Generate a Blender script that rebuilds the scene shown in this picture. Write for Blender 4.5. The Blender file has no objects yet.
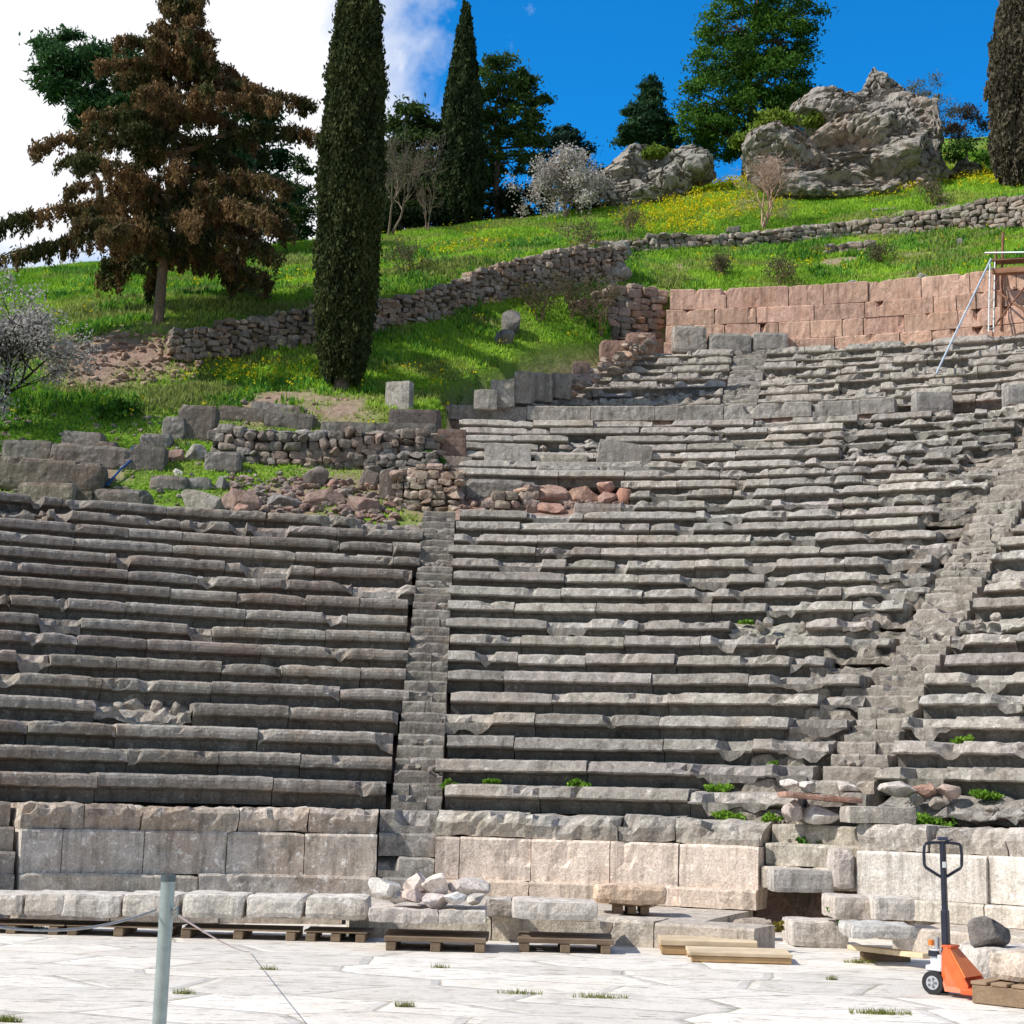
import bpy, math, random
import numpy as np
from math import radians, sin, cos, pi, atan2, sqrt, tan

rng = np.random.default_rng(7)
random.seed(7)
scene = bpy.context.scene
COL = scene.collection

# ------------------------------------------------------------------ camera model
F, PITCH, ROLL, EYE = 1604.5, 0.1735, 0.0254, 1.6
_r0 = np.array([1., 0, 0]); _f = np.array([0, cos(PITCH), sin(PITCH)]); _u0 = np.array([0, -sin(PITCH), cos(PITCH)])
_R = _r0*cos(ROLL) + _u0*sin(ROLL); _U = _u0*cos(ROLL) - _r0*sin(ROLL)
def at(px, py, d):
    """point of the place that stands d metres up the site (world y = d)"""
    v = _R*(px-512)/F + _U*(512-py)/F + _f
    v = v*(d/v[1]); return np.array([v[0], v[1], v[2]+EYE])
def onz(px, py, z):
    v = _R*(px-512)/F + _U*(512-py)/F + _f
    v = v*((z-EYE)/v[2]); return np.array([v[0], v[1], z])
CX, CY = -0.866, 11.397            # centre of the orchestra
R0, T, RI, Z0 = 10.637, 0.70, 0.36, 1.706
def pol(R, ph, z=0.):
    return np.array([CX+R*sin(ph), CY+R*cos(ph), z])

# ------------------------------------------------------------------ noise
def _hash(i, j, k, s):
    n = (i*374761393 + j*668265263 + k*2147483647 + s*1274126177).astype(np.int64) & 0xffffffff
    n = ((n ^ (n >> 13))*1274126177) & 0xffffffff
    n = ((n ^ (n >> 16))*2246822519) & 0xffffffff
    return ((n ^ (n >> 15)) & 0xffff)/65535.0
def vn(P, s=0):
    P = np.asarray(P, float); I = np.floor(P).astype(np.int64); f = P-I; f = f*f*(3-2*f)
    i, j, k = I[..., 0], I[..., 1], I[..., 2]; x, y, z = f[..., 0], f[..., 1], f[..., 2]
    def h(a, b, c): return _hash(i+a, j+b, k+c, s)
    return (((h(0,0,0)*(1-x)+h(1,0,0)*x)*(1-y)+(h(0,1,0)*(1-x)+h(1,1,0)*x)*y)*(1-z)
            + ((h(0,0,1)*(1-x)+h(1,0,1)*x)*(1-y)+(h(0,1,1)*(1-x)+h(1,1,1)*x)*y)*z)
def fbm(P, s=0, o=3):
    a, r, t = 1., 0., 0.
    for q in range(o):
        r = r + a*vn(np.asarray(P)*2**q, s+q*17); t += a; a *= .5
    return r/t
def vn3(P, s=0, o=2):
    return np.stack([fbm(P, s, o), fbm(P, s+101, o), fbm(P, s+202, o)], -1)*2-1

# ------------------------------------------------------------------ mesh accumulator
class Acc:
    def __init__(s): s.V, s.C, s.L, s.n = [], [], [], 0
    def add(s, V, faces, col=(1, 1, 1)):
        V = np.asarray(V, float).reshape(-1, 3)
        C = np.empty((len(V), 3)); C[:] = col
        s.V.append(V); s.C.append(C)
        if not isinstance(faces, list): faces = [faces]
        for f in faces:
            f = np.asarray(f, np.int64)
            if f.size: s.L.append(f+s.n)
        s.n += len(V)
        return s
    def build(s, name, mat, parent=None, smooth=False, origin=None):
        V = np.concatenate(s.V); C = np.concatenate(s.C)
        me = bpy.data.meshes.new(name)
        tot = np.concatenate([np.full(len(f), f.shape[1]) for f in s.L])
        lp = np.concatenate([f.ravel() for f in s.L])
        if parent is not None: org = np.array(parent.get('_o'))
        elif origin is not None: org = np.array(origin)
        else: org = np.array([(V[:, 0].min()+V[:, 0].max())/2, (V[:, 1].min()+V[:, 1].max())/2, V[:, 2].min()])
        me.vertices.add(len(V)); me.vertices.foreach_set('co', (V-org).astype(np.float32).ravel())
        me.loops.add(len(lp)); me.loops.foreach_set('vertex_index', lp.astype(np.int32))
        me.polygons.add(len(tot))
        st = np.zeros(len(tot), np.int32); st[1:] = np.cumsum(tot)[:-1]
        me.polygons.foreach_set('loop_start', st)
        me.polygons.foreach_set('use_smooth', np.full(len(tot), smooth))
        me.update(calc_edges=True)
        ca = me.color_attributes.new('tint', 'FLOAT_COLOR', 'POINT')
        ca.data.foreach_set('color', np.concatenate([C, np.ones((len(C), 1))], 1).astype(np.float32).ravel())
        me.materials.append(mat)
        o = bpy.data.objects.new(name, me); COL.objects.link(o)
        if parent is not None:
            o.parent = parent
        else:
            o.location = org
        o['_o'] = [float(q) for q in org]
        return o
def tag(o, label, cat, group=None):
    o['label'] = label; o['category'] = cat
    if group: o['group'] = group
    return o
def thing(name, label, cat, loc, group=None):
    o = bpy.data.objects.new(name, None); COL.objects.link(o); o.location = [float(q) for q in loc]
    o.empty_display_size = .2
    o['_o'] = [float(q) for q in loc]
    return tag(o, label, cat, group)

# ------------------------------------------------------------------ shapes
def rot(yaw=0, tx=0, ty=0):
    cy, sy = cos(yaw), sin(yaw); A = np.array([[cy, -sy, 0], [sy, cy, 0], [0, 0, 1]])
    B = np.array([[1, 0, 0], [0, cos(tx), -sin(tx)], [0, sin(tx), cos(tx)]])
    D = np.array([[cos(ty), 0, sin(ty)], [0, 1, 0], [-sin(ty), 0, cos(ty)]])
    return A@B@D
def boxgrid(L, D, H, res):
    nx, ny, nz = [max(2, min(26, int(round(q/res)))) for q in (L, D, H)]
    Vs, Fs, n = [], [], 0
    def face(o, u, v, a, b):
        nonlocal n
        s, t = np.meshgrid(np.linspace(0, 1, a+1), np.linspace(0, 1, b+1), indexing='ij')
        P = np.array(o)+s[..., None]*np.array(u)+t[..., None]*np.array(v)
        Vs.append(P.reshape(-1, 3)); i, j = np.meshgrid(np.arange(a), np.arange(b), indexing='ij')
        q = (i*(b+1)+j).ravel(); Fs.append(np.stack([q, q+b+1, q+b+2, q+1], 1)+n); n += (a+1)*(b+1)
    x, y, z = L/2, D/2, H
    face((-x, -y, 0), (L, 0, 0), (0, 0, H), nx, nz); face((x, y, 0), (-L, 0, 0), (0, 0, H), nx, nz)
    face((x, -y, 0), (0, D, 0), (0, 0, H), ny, nz); face((-x, y, 0), (0, -D, 0), (0, 0, H), ny, nz)
    face((-x, -y, H), (L, 0, 0), (0, D, 0), nx, ny); face((-x, y, 0), (L, 0, 0), (0, -D, 0), nx, ny)
    return np.concatenate(Vs), np.concatenate(Fs)
def stone(acc, c, dims, yaw=0, tx=0, ty=0, amp=.02, rnd=.1, res=.06, tint=(1, 1, 1), seed=None, freq=3.):
    """weathered hewn block, c = centre of its underside"""
    L, D, H = dims
    if seed is None: seed = int(rng.integers(1e6))
    V, Fc = boxgrid(L, D, H, res)
    h = np.array([L/2, D/2, H/2]); q = (V-np.array([0, 0, H/2]))/h
    e = 4+1.3/rnd; k = (np.abs(q)**e).sum(1)**(-1/e); m = min(L, D, H)/2
    p = q*h-(q*h)*((1-k)[:, None])*np.minimum(1, m/h*1.6)           # rounded arrises, no matter how long the block
    nn = fbm(V*4.2+seed*.37, seed % 997, 3); chip = np.clip((nn-.62)*5, 0, 1)*(.25+.75*(k < .985))
    p = p*(1-chip[:, None]*np.minimum(.5, .22*m/h)*min(1, rnd*2))
    p = p+vn3(V*freq+seed*.13, seed % 991, 3)*amp*.7+vn3(V*11+seed*.13, seed % 991, 2)*min(amp, .02)*.5
    V = p+np.array([0, 0, H/2])
    V = V@rot(yaw, tx, ty).T+np.asarray(c)
    acc.add(V, Fc, tint); return acc
def box(acc, c, dims, yaw=0, tx=0, ty=0, tint=(1, 1, 1), bev=.006):
    """clean box with chamfered edges, c = its centre"""
    L, D, H = [q/2 for q in dims]; b = min(bev, L*.4, D*.4, H*.4)
    V = []
    for sx in (-1, 1):
        for sy in (-1, 1):
            for sz in (-1, 1):
                V += [(sx*(L-b), sy*(D-b), sz*H), (sx*(L-b), sy*D, sz*(H-b)), (sx*L, sy*(D-b), sz*(H-b))]
    V = np.array(V); id = lambda a, b_, c_, k: ((a*2+b_)*2+c_)*3+k
    q4, t3 = [], []
    for s in (0, 1):
        q4 += [[id(0,0,s,0), id(1,0,s,0), id(1,1,s,0), id(0,1,s,0)], [id(0,s,0,1), id(1,s,0,1), id(1,s,1,1), id(0,s,1,1)],
               [id(s,0,0,2), id(s,1,0,2), id(s,1,1,2), id(s,0,1,2)]]
    for a in (0, 1):
        for b_ in (0, 1):
            q4 += [[id(0,a,b_,0), id(1,a,b_,0), id(1,a,b_,1), id(0,a,b_,1)], [id(a,0,b_,0), id(a,1,b_,0), id(a,1,b_,2), id(a,0,b_,2)],
                   [id(a,b_,0,1), id(a,b_,1,1), id(a,b_,1,2), id(a,b_,0,2)]]
            for c_ in (0, 1): t3.append([id(a,b_,c_,0), id(a,b_,c_,1), id(a,b_,c_,2)])
    # orient outward
    def fix(fs):
        out = []
        for f in fs:
            P = V[f]; n = np.cross(P[1]-P[0], P[2]-P[1])
            out.append(f if n@P.mean(0) > 0 else f[::-1])
        return np.array(out)
    acc.add(V@rot(yaw, tx, ty).T+np.asarray(c), [fix(q4), fix(t3)], tint); return acc
def bar(acc, a, b, w, h, tint=(1, 1, 1), bev=.004):
    """beam from a to b"""
    a, b = np.asarray(a, float), np.asarray(b, float); d = b-a; L = np.linalg.norm(d)
    yaw = atan2(d[1], d[0]); ty = -math.asin(max(-1, min(1, d[2]/L)))
    return box(acc, (a+b)/2, (L, w, h), yaw, 0, ty, tint, bev)
def tube(acc, pts, rad, n=6, tint=(1, 1, 1), caps=True):
    pts = np.asarray(pts, float); m = len(pts); rad = np.broadcast_to(np.asarray(rad, float), (m,))
    tg = np.gradient(pts, axis=0); tg /= np.linalg.norm(tg, axis=1)[:, None]+1e-9
    up = np.array([0, 0, 1.]) if abs(tg[0][2]) < .9 else np.array([1., 0, 0])
    V = []; a = np.arange(n)*2*pi/n
    for i in range(m):
        u = np.cross(tg[i], up); u /= np.linalg.norm(u)+1e-9; w = np.cross(u, tg[i]); up = w
        V.append(pts[i]+rad[i]*(np.cos(a)[:, None]*u+np.sin(a)[:, None]*w))
    V = np.concatenate(V); i, j = np.meshgrid(np.arange(m-1), np.arange(n), indexing='ij'); j2 = (j+1) % n
    Q = np.stack([i*n+j, i*n+j2, (i+1)*n+j2, (i+1)*n+j], -1).reshape(-1, 4)
    fs = [Q]
    if caps and n > 2: fs += [np.arange(n)[None, ::-1], (np.arange(n)+(m-1)*n)[None]]
    acc.add(V, fs, tint); return acc
def cyl(acc, a, b, r, n=20, tint=(1, 1, 1)):
    a, b = np.asarray(a, float), np.asarray(b, float)
    return tube(acc, [a, b], [r, r], n, tint)
_ico = {}
def ico(l):
    if l in _ico: return _ico[l]
    if l == 0:
        t = (1+5**.5)/2
        V = np.array([(-1,t,0),(1,t,0),(-1,-t,0),(1,-t,0),(0,-1,t),(0,1,t),(0,-1,-t),(0,1,-t),(t,0,-1),(t,0,1),(-t,0,-1),(-t,0,1)], float)
        V /= np.linalg.norm(V[0])
        Fc = np.array([(0,11,5),(0,5,1),(0,1,7),(0,7,10),(0,10,11),(1,5,9),(5,11,4),(11,10,2),(10,7,6),(7,1,8),(3,9,4),(3,4,2),(3,2,6),(3,6,8),(3,8,9),(4,9,5),(2,4,11),(6,2,10),(8,6,7),(9,8,1)])
    else:
        V0, F0 = ico(l-1); e = np.sort(np.concatenate([F0[:, [0,1]], F0[:, [1,2]], F0[:, [2,0]]]), 1)
        ue, inv = np.unique(e, axis=0, return_inverse=True); inv = inv.ravel()
        M = V0[ue[:, 0]]+V0[ue[:, 1]]; M /= np.linalg.norm(M, axis=1)[:, None]
        n = len(F0); a, b, c = inv[:n]+len(V0), inv[n:2*n]+len(V0), inv[2*n:]+len(V0); V = np.concatenate([V0, M])
        Fc = np.concatenate([np.stack([F0[:,0],a,c],1), np.stack([F0[:,1],b,a],1), np.stack([F0[:,2],c,b],1), np.stack([a,b,c],1)])
    _ico[l] = (V, Fc); return _ico[l]
def rock(acc, c, dims, lvl=2, yaw=None, planes=12, cut=(.55, .95), amp=.06, freq=2.2, tint=(1, 1, 1), seed=None, tx=0, ty=0):
    """angular boulder centred on c"""
    if seed is None: seed = int(rng.integers(1e6))
    g = np.random.default_rng(seed); V, Fc = ico(lvl); P = V.copy()*1.15
    for _ in range(planes):
        n = g.normal(size=3); n /= np.linalg.norm(n); d = g.uniform(*cut)
        k = P@n-d; P = P-np.where(k > 0, k, 0)[:, None]*n
    P = P+vn3(P*freq+seed*.31, seed % 983, 3)*amp
    if yaw is None: yaw = g.uniform(0, 6.28)
    P = (P*np.asarray(dims)/2)@rot(yaw, tx, ty).T+np.asarray(c)
    acc.add(P, Fc, tint); return acc
def jit(c, a=.12):
    """a colour near c"""
    k = 1+rng.uniform(-a, a); return np.clip(np.array(c)*k*(1+rng.uniform(-a/10, a/10, 3)*np.array([1, .6, 1.2])), 0, 2)

# ------------------------------------------------------------------ materials
def nt(m):
    m.use_nodes = True; t = m.node_tree; t.nodes.clear(); return t
class N:
    def __init__(s, t): s.t = t
    def __call__(s, kind, **k):
        n = s.t.nodes.new(kind)
        for a, v in k.items():
            if a.startswith('i_'):
                key = a[2:]; key = int(key) if key.isdigit() else key.replace('_', ' ')
                s.set(n.inputs[key], v)
            else: setattr(n, a, v)
        return n
    def set(s, inp, v):
        if isinstance(v, bpy.types.NodeSocket): s.t.links.new(v, inp)
        else: inp.default_value = v
    def noise(s, co, scale, detail=4, rough=.6, dist=0):
        n = s('ShaderNodeTexNoise'); s.set(n.inputs['Vector'], co); n.inputs['Scale'].default_value = scale
        n.inputs['Detail'].default_value = detail; n.inputs['Roughness'].default_value = rough; n.inputs['Distortion'].default_value = dist
        return n.outputs[0]
    def ramp(s, f, stops, interp='LINEAR'):
        n = s('ShaderNodeValToRGB'); s.set(n.inputs[0], f); e = n.color_ramp; e.interpolation = interp
        while len(e.elements) < len(stops): e.elements.new(.5)
        for q, (p, c) in zip(e.elements, stops):
            q.position = p; c = (c, c, c) if isinstance(c, (int, float)) else c; q.color = (*c, 1)
        return n.outputs[0]
    def mix(s, f, a, b, mode='MIX'):
        n = s('ShaderNodeMix', data_type='RGBA', blend_type=mode)
        s.set(n.inputs[0], f)
        for i, v in ((6, a), (7, b)):
            if isinstance(v, tuple): v = (*v, 1)
            s.set(n.inputs[i], v)
        return n.outputs[2]
    def math(s, op, a, b=0., c=0., clamp=False):
        n = s('ShaderNodeMath', operation=op, use_clamp=clamp); s.set(n.inputs[0], a); s.set(n.inputs[1], b); s.set(n.inputs[2], c); return n.outputs[0]
    def tint(s): return s('ShaderNodeAttribute', attribute_name='tint').outputs[0]
    def coord(s): return s('ShaderNodeNewGeometry').outputs['Position']
    def bump(s, h, st, dist, nrm=None):
        n = s('ShaderNodeBump'); s.set(n.inputs['Height'], h); n.inputs['Strength'].default_value = st; n.inputs['Distance'].default_value = dist
        if nrm: s.set(n.inputs['Normal'], nrm)
        return n.outputs[0]
    def out(s, col, rough=.9, nrm=None, metal=0., spec=.2, transl=0.):
        b = s('ShaderNodeBsdfPrincipled'); s.set(b.inputs['Base Color'], col if not isinstance(col, tuple) else (*col, 1)); s.set(b.inputs['Roughness'], rough)
        s.set(b.inputs['Metallic'], metal); s.set(b.inputs['Specular IOR Level'], spec)
        if nrm: s.set(b.inputs['Normal'], nrm)
        o = s('ShaderNodeOutputMaterial'); sh = b.outputs[0]
        if transl:
            tr = s('ShaderNodeBsdfTranslucent'); s.set(tr.inputs[0], col); mx = s('ShaderNodeMixShader'); mx.inputs[0].default_value = transl
            s.t.links.new(sh, mx.inputs[1]); s.t.links.new(tr.outputs[0], mx.inputs[2]); sh = mx.outputs[0]
        s.t.links.new(sh, o.inputs[0])
def mat_stone(name, base, dark, stain, light, k=1., bump=.5, stainmin=.45):
    m = bpy.data.materials.new(name); n = N(nt(m)); co = n.coord()
    big = n.noise(co, .9*k, 5, .65); mid = n.noise(co, 5*k, 6, .7); fine = n.noise(co, 38*k, 4, .7)
    c = n.mix(n.ramp(mid, [(.3, 0.), (.68, 1.)]), dark, base)
    c = n.mix(n.ramp(big, [(stainmin, 0.), (stainmin+.22, .75)]), c, stain)
    lich = n.noise(co, 9*k, 5, .75)
    c = n.mix(n.ramp(lich, [(.56, 0.), (.66, .8)]), c, light)
    ms = n('ShaderNodeMapping'); n.set(ms.inputs[0], co); ms.inputs['Scale'].default_value = (5, 5, .55)
    stk = n.noise(ms.outputs[0], 1.6, 5, .7); c = n.mix(1., c, n.ramp(stk, [(.34, .62), (.5, 1.), (.68, 1.12)]), 'MULTIPLY')
    dk = n.noise(co, 3.1*k, 6, .8)
    c = n.mix(n.ramp(dk, [(.33, .75), (.45, 0.)]), c, tuple(q*.45 for q in dark))
    c = n.mix(1., c, n.ramp(fine, [(.25, .62), (.75, 1.3)]), 'MULTIPLY')
    c = n.mix(1., c, n.tint(), 'MULTIPLY')
    h = n.math('ADD', n.math('MULTIPLY', mid, 1.), n.math('MULTIPLY', fine, .35))
    n.out(c, .92, n.bump(h, bump, .06)); return m
M = {}
M['seat'] = mat_stone('weathered_grey_limestone', (.47, .437, .395), (.28, .256, .225), (.34, .27, .21), (.65, .62, .58), stainmin=.55)
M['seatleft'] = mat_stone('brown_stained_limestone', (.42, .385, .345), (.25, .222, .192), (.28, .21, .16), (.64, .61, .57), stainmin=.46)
M['pale'] = mat_stone('pale_limestone', (.68, .65, .61), (.50, .465, .42), (.56, .45, .37), (.80, .78, .75), stainmin=.55)
M['red'] = mat_stone('reddish_limestone', (.47, .345, .285), (.34, .235, .19), (.42, .26, .185), (.54, .47, .42), stainmin=.52)
M['grey'] = mat_stone('grey_rock', (.33, .32, .30), (.19, .18, .17), (.27, .20, .16), (.48, .47, .45))
M['cliff'] = mat_stone('cliff_rock', (.42, .385, .34), (.23, .20, .17), (.44, .31, .21), (.54, .525, .49), k=.6, bump=.9, stainmin=.5)
M['boulderg'] = mat_stone('light_grey_rock', (.42, .395, .355), (.24, .22, .19), (.38, .30, .22), (.54, .525, .49), k=.7, bump=.7, stainmin=.55)
def mat_simple(name, col, rough=.7, metal=0., var=.15, scale=12, transl=0., spec=.3, bump=.1, usetint=True):
    m = bpy.data.materials.new(name); n = N(nt(m)); co = n.coord(); q = n.noise(co, scale, 4, .6)
    c = n.mix(n.ramp(q, [(.3, 0.), (.7, 1.)]), tuple(v*(1-var) for v in col), tuple(min(1, v*(1+var)) for v in col))
    if usetint: c = n.mix(1., c, n.tint(), 'MULTIPLY')
    n.out(c, rough, n.bump(q, bump, .02) if bump else None, metal, spec, transl); return m
M['leaf'] = mat_simple('foliage', (1, 1, 1), .75, var=.15, scale=3, transl=.22, spec=.08, bump=0)
M['grassblade'] = mat_simple('grass_blades', (1, 1, 1), .7, var=.12, scale=1.2, transl=.35, spec=.1, bump=0)
M['petal'] = mat_simple('petals', (1, 1, 1), .8, var=.05, transl=.3, spec=.05, bump=0)
M['steel'] = mat_simple('galvanised_steel', (.42, .46, .46), .45, .6, .12, 30)
M['rope'] = mat_simple('rope_fibre', (.62, .58, .54), .9, 0, .2, 60)
M['blackpaint'] = mat_simple('black_paint', (.018, .02, .035), .35, 0, .3, 25, spec=.5)
M['orange'] = mat_simple('orange_paint', (.80, .14, .035), .4, 0, .12, 14, spec=.5)
M['rubber'] = mat_simple('black_rubber', (.03, .03, .032), .8, 0, .3, 40)
M['alloy'] = mat_simple('cast_aluminium', (.55, .56, .58), .4, .5, .1, 20)
M['whitepaint'] = mat_simple('white_paint', (.78, .79, .80), .4, 0, .05, 20)
M['rust'] = mat_simple('rusty_steel', (.26, .13, .08), .85, .1, .35, 20)
M['blue'] = mat_simple('blue_plastic', (.03, .12, .42), .5, 0, .1, 20)
def mat_wood(name, a, b):
    m = bpy.data.materials.new(name); n = N(nt(m)); co = n('ShaderNodeTexCoord').outputs['Object']
    mp = n('ShaderNodeMapping'); n.set(mp.inputs[0], co); mp.inputs['Scale'].default_value = (1.2, 14, 14)
    q = n.noise(mp.outputs[0], 3, 5, .7, .6); s = n.noise(co, 2.5, 3)
    c = n.mix(n.ramp(q, [(.3, 0.), (.7, 1.)]), a, b); c = n.mix(n.ramp(s, [(.35, .6), (.7, 0.)]), c, tuple(v*.6 for v in a)); c = n.mix(1., c, n.tint(), 'MULTIPLY')
    n.out(c, .85, n.bump(q, .3, .01)); return m
M['wood'] = mat_wood('rough_pallet_timber', (.27, .20, .14), (.46, .37, .27))
M['board'] = mat_wood('new_pine_board', (.66, .50, .32), (.80, .68, .50))
M['bark'] = mat_simple('bark', (.13, .10, .08), .95, 0, .4, 14, bump=.8)
M['barkpale'] = mat_simple('pale_bark', (.26, .20, .15), .95, 0, .3, 14, bump=.8)

# floor paving
m = M['floor'] = bpy.data.materials.new('limestone_paving'); n = N(nt(m)); co = n.coord()
w = n.noise(co, .8, 3, .6); wv = n.mix(.14, co, n('ShaderNodeTexNoise', i_Vector=co, i_Scale=1.1, i_Detail=5.).outputs[1], 'ADD')
mp = n('ShaderNodeMapping'); n.set(mp.inputs[0], wv); mp.inputs['Scale'].default_value = (.75, 1.35, 0.); mp.inputs['Rotation'].default_value = (0, 0, .25)
vo = n('ShaderNodeTexVoronoi', feature='DISTANCE_TO_EDGE', voronoi_dimensions='2D'); n.set(vo.inputs['Vector'], mp.outputs[0]); vo.inputs['Scale'].default_value = 1.; vo.inputs['Randomness'].default_value = .85
ed = vo.outputs['Distance']
vc = n('ShaderNodeTexVoronoi', feature='F1', voronoi_dimensions='2D'); n.set(vc.inputs['Vector'], mp.outputs[0]); vc.inputs['Scale'].default_value = 1.; vc.inputs['Randomness'].default_value = .85
sepc = n('ShaderNodeSeparateColor'); n.set(sepc.inputs[0], vc.outputs['Color'])
f1 = n.noise(co, 3.2, 8, .72); f2 = n.noise(co, 26, 5, .7); f3 = n.noise(co, .55, 4, .6)
c = n.mix(n.ramp(f1, [(.3, 0.), (.5, 1.)]), (.56, .54, .51), (.79, .775, .75))
c = n.mix(n.ramp(f3, [(.45, 0.), (.65, .35)]), c, (.64, .585, .52))
c = n.mix(1., c, n.ramp(sepc.outputs[0], [(0, .82), (1, 1.08)]), 'MULTIPLY')
c = n.mix(n.ramp(f2, [(.3, .45), (.42, 0.)]), c, (.40, .36, .32))
# pits and stains stretched with the slabs
mp2 = n('ShaderNodeMapping'); n.set(mp2.inputs[0], co); mp2.inputs['Scale'].default_value = (1.2, 4.5, 1)
pit = n.noise(mp2.outputs[0], 2.6, 6, .75)
c = n.mix(n.ramp(pit, [(.38, .9), (.44, 0.)]), c, (.27, .24, .20))
mp3 = n('ShaderNodeMapping'); n.set(mp3.inputs[0], co); mp3.inputs['Scale'].default_value = (2.2, 7, 1); mp3.inputs['Rotation'].default_value = (0, 0, .12)
pit2 = n.noise(mp3.outputs[0], 4.2, 5, .7)
c = n.mix(n.ramp(pit2, [(.34, .85), (.40, 0.)]), c, (.36, .31, .27))
crackn = n.noise(co, 1.5, 4, .6)
cw = n.math('MULTIPLY', n.ramp(crackn, [(.35, .15), (.65, 1.)]), .026)
ck = n.math('MULTIPLY', n.math('SUBTRACT', 1., n.math('DIVIDE', ed, n.math('MULTIPLY', cw, 1.1)), clamp=True), n.ramp(n.noise(co, 2.7, 5, .7), [(.36, .35), (.6, 1.)]))
ck = n.ramp(ck, [(.0, 0.), (.55, .72)])
soil = n.mix(n.ramp(n.noise(co, 1.9, 3), [(.56, 0.), (.62, 1.)]), (.33, .29, .24), (.27, .26, .15))
c = n.mix(1., c, (1., .955, .89), 'MULTIPLY'); c = n.mix(ck, c, soil)
hh = n.math('ADD', n.math('MULTIPLY', n.ramp(ed, [(0, 0.), (.07, 1.)]), 1.), n.math('MULTIPLY', f1, .8))
hh = n.math('ADD', hh, n.math('MULTIPLY', sepc.outputs[1], .6))
n.out(c, .9, n.bump(hh, .55, .04))
# hillside soil
m = M['hill'] = bpy.data.materials.new('hillside_earth'); n = N(nt(m)); co = n.coord()
a = n.noise(co, .5, 5, .65); b = n.noise(co, 4, 6, .7); g = n.noise(co, 1.7, 4)
c = n.mix(n.ramp(b, [(.3, 0.), (.7, 1.)]), (.12, .22, .022), (.20, .33, .03))
c = n.mix(n.ramp(a, [(.55, 0.), (.72, .5)]), c, (.20, .24, .05))
sc_ = n.mix(n.ramp(b, [(.3, 0.), (.7, 1.)]), (.24, .15, .11), (.46, .33, .27))
sp = n('ShaderNodeSeparateColor'); n.set(sp.inputs[0], n.tint())
c = n.mix(sp.outputs[0], c, sc_)
n.out(c, .95, n.bump(n.math('ADD', b, g), .9, .12))
m = M['earth'] = mat_simple('dry_earth', (.32, .26, .19), .95, 0, .25, .3, usetint=False)
# ------------------------------------------------------------------ terrain of the hillside
PHI_L, PHI_M, PHI_R = radians(-33.9), radians(-1.75), radians(28.1)
PHI_U = radians(12.6)
def rowz(n): return Z0+RI*n
def rowR(n): return R0+T*n
UR0, UT, URI, UZ0 = 31.35, .72, .43, 12.05        # upper tier: first row front, tread, rise, first top
ctrl = []
def cp(px, py, d): ctrl.append(at(px, py, d))
for px, py, d in [
    (0,518,32),(100,518,32.8),(200,518,33.4),(300,519,34),(420,520,34.3),(500,512,34.6),(600,508,35),
    (0,492,34.2),(120,492,34.8),(250,490,35.4),(380,492,35.8),
    (0,452,36.6),(120,450,37),(250,455,37.3),(400,455,37.5),(440,450,37.5),
    (0,430,38),(120,430,38.2),(250,422,39),(400,428,38.6),(440,428,38.8),
    (0,400,40),(120,402,40),(230,398,40.5),(345,392,41),(440,400,41),(520,388,43),(570,372,45),(610,352,47.5),(640,345,48.5),
    (20,372,41.5),(60,384,41.5),(120,388,41.6),(180,378,42.2),(240,362,43.5),(300,350,44.4),(360,342,45),(430,328,46),(500,312,47.5),(560,304,48.6),(610,294,49.4),
    (20,350,43),(60,345,43.2),(120,336,43.6),(180,328,44),(240,318,44.8),(300,309,45.6),(360,301,46.4),(430,291,47.4),(500,268,49.2),(560,254,51),(600,250,52.5),
    (660,285,50.5),(740,287,50.5),(830,285,50.3),(920,281,49.5),(1000,274,47.6),(1060,270,46.6),(1200,262,43),
    (640,266,55),(740,250,56.6),(830,240,57),(920,233,56.8),(1000,224,55.5),(1100,215,54),
    (640,242,56.4),(740,238,57.6),(830,228,58),(920,218,57.8),(1000,206,56.6),(1100,196,55),
    (0,275,58),(100,268,58),(200,258,58.5),(300,246,59.5),(400,237,62),(500,222,65),(580,213,66),(650,200,66.5),(740,184,66),(860,190,65),(960,170,67),(1024,162,67),(1100,150,67),
    (50,300,50),(200,292,51),(300,280,52),(400,266,54),(500,245,57),(580,232,60),
    (0,285,76),(200,270,76),(400,248,78),(580,222,80),(750,180,80),(900,140,84),(1024,135,84),
    (0,300,120),(512,262,120),(1024,190,120),
    (-250,330,45),(-250,470,36),(-250,300,60),(-400,520,33),(-300,400,38)]:
    cp(px, py, d)
ctrl = np.array(ctrl)
def _k(A, B): return np.linalg.norm(A[:, None, :2]-B[None, :, :2], axis=2)
_K = _k(ctrl, ctrl)-np.eye(len(ctrl))*.02
_n = len(ctrl); _A = np.zeros((_n+3, _n+3)); _A[:_n, :_n] = _K; _A[:_n, _n:] = np.c_[np.ones(_n), ctrl[:, :2]]; _A[_n:, :_n] = _A[:_n, _n:].T
_w = np.linalg.solve(_A, np.r_[ctrl[:, 2], 0, 0, 0])
def rbf(x, y):
    Q = np.c_[x.ravel(), y.ravel()]
    return (_k(Q, ctrl)@_w[:_n]+_w[_n]+Q@_w[_n+1:]).reshape(x.shape)
def polar(x, y): return np.hypot(x-CX, y-CY), np.arctan2(x-CX, y-CY)
def upper_left(R): return radians(-1.8)+np.clip((R-30.8)/6., 0, 1)*radians(7.6)
def in_seats(x, y):
    R, ph = polar(x, y)
    left = (ph < PHI_M) & (R < 22.4)
    right = (ph >= PHI_M) & (R < 30.9)
    up = (ph > upper_left(R)) & (R >= 30.9) & (R < 38.7)
    return (left | right | up)
def seatline(R):
    a = Z0+(R-R0)/T*RI-.75; b = UZ0+(R-UR0)/UT*URI-.8
    return np.where(R < 30.6, a, b)
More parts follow.
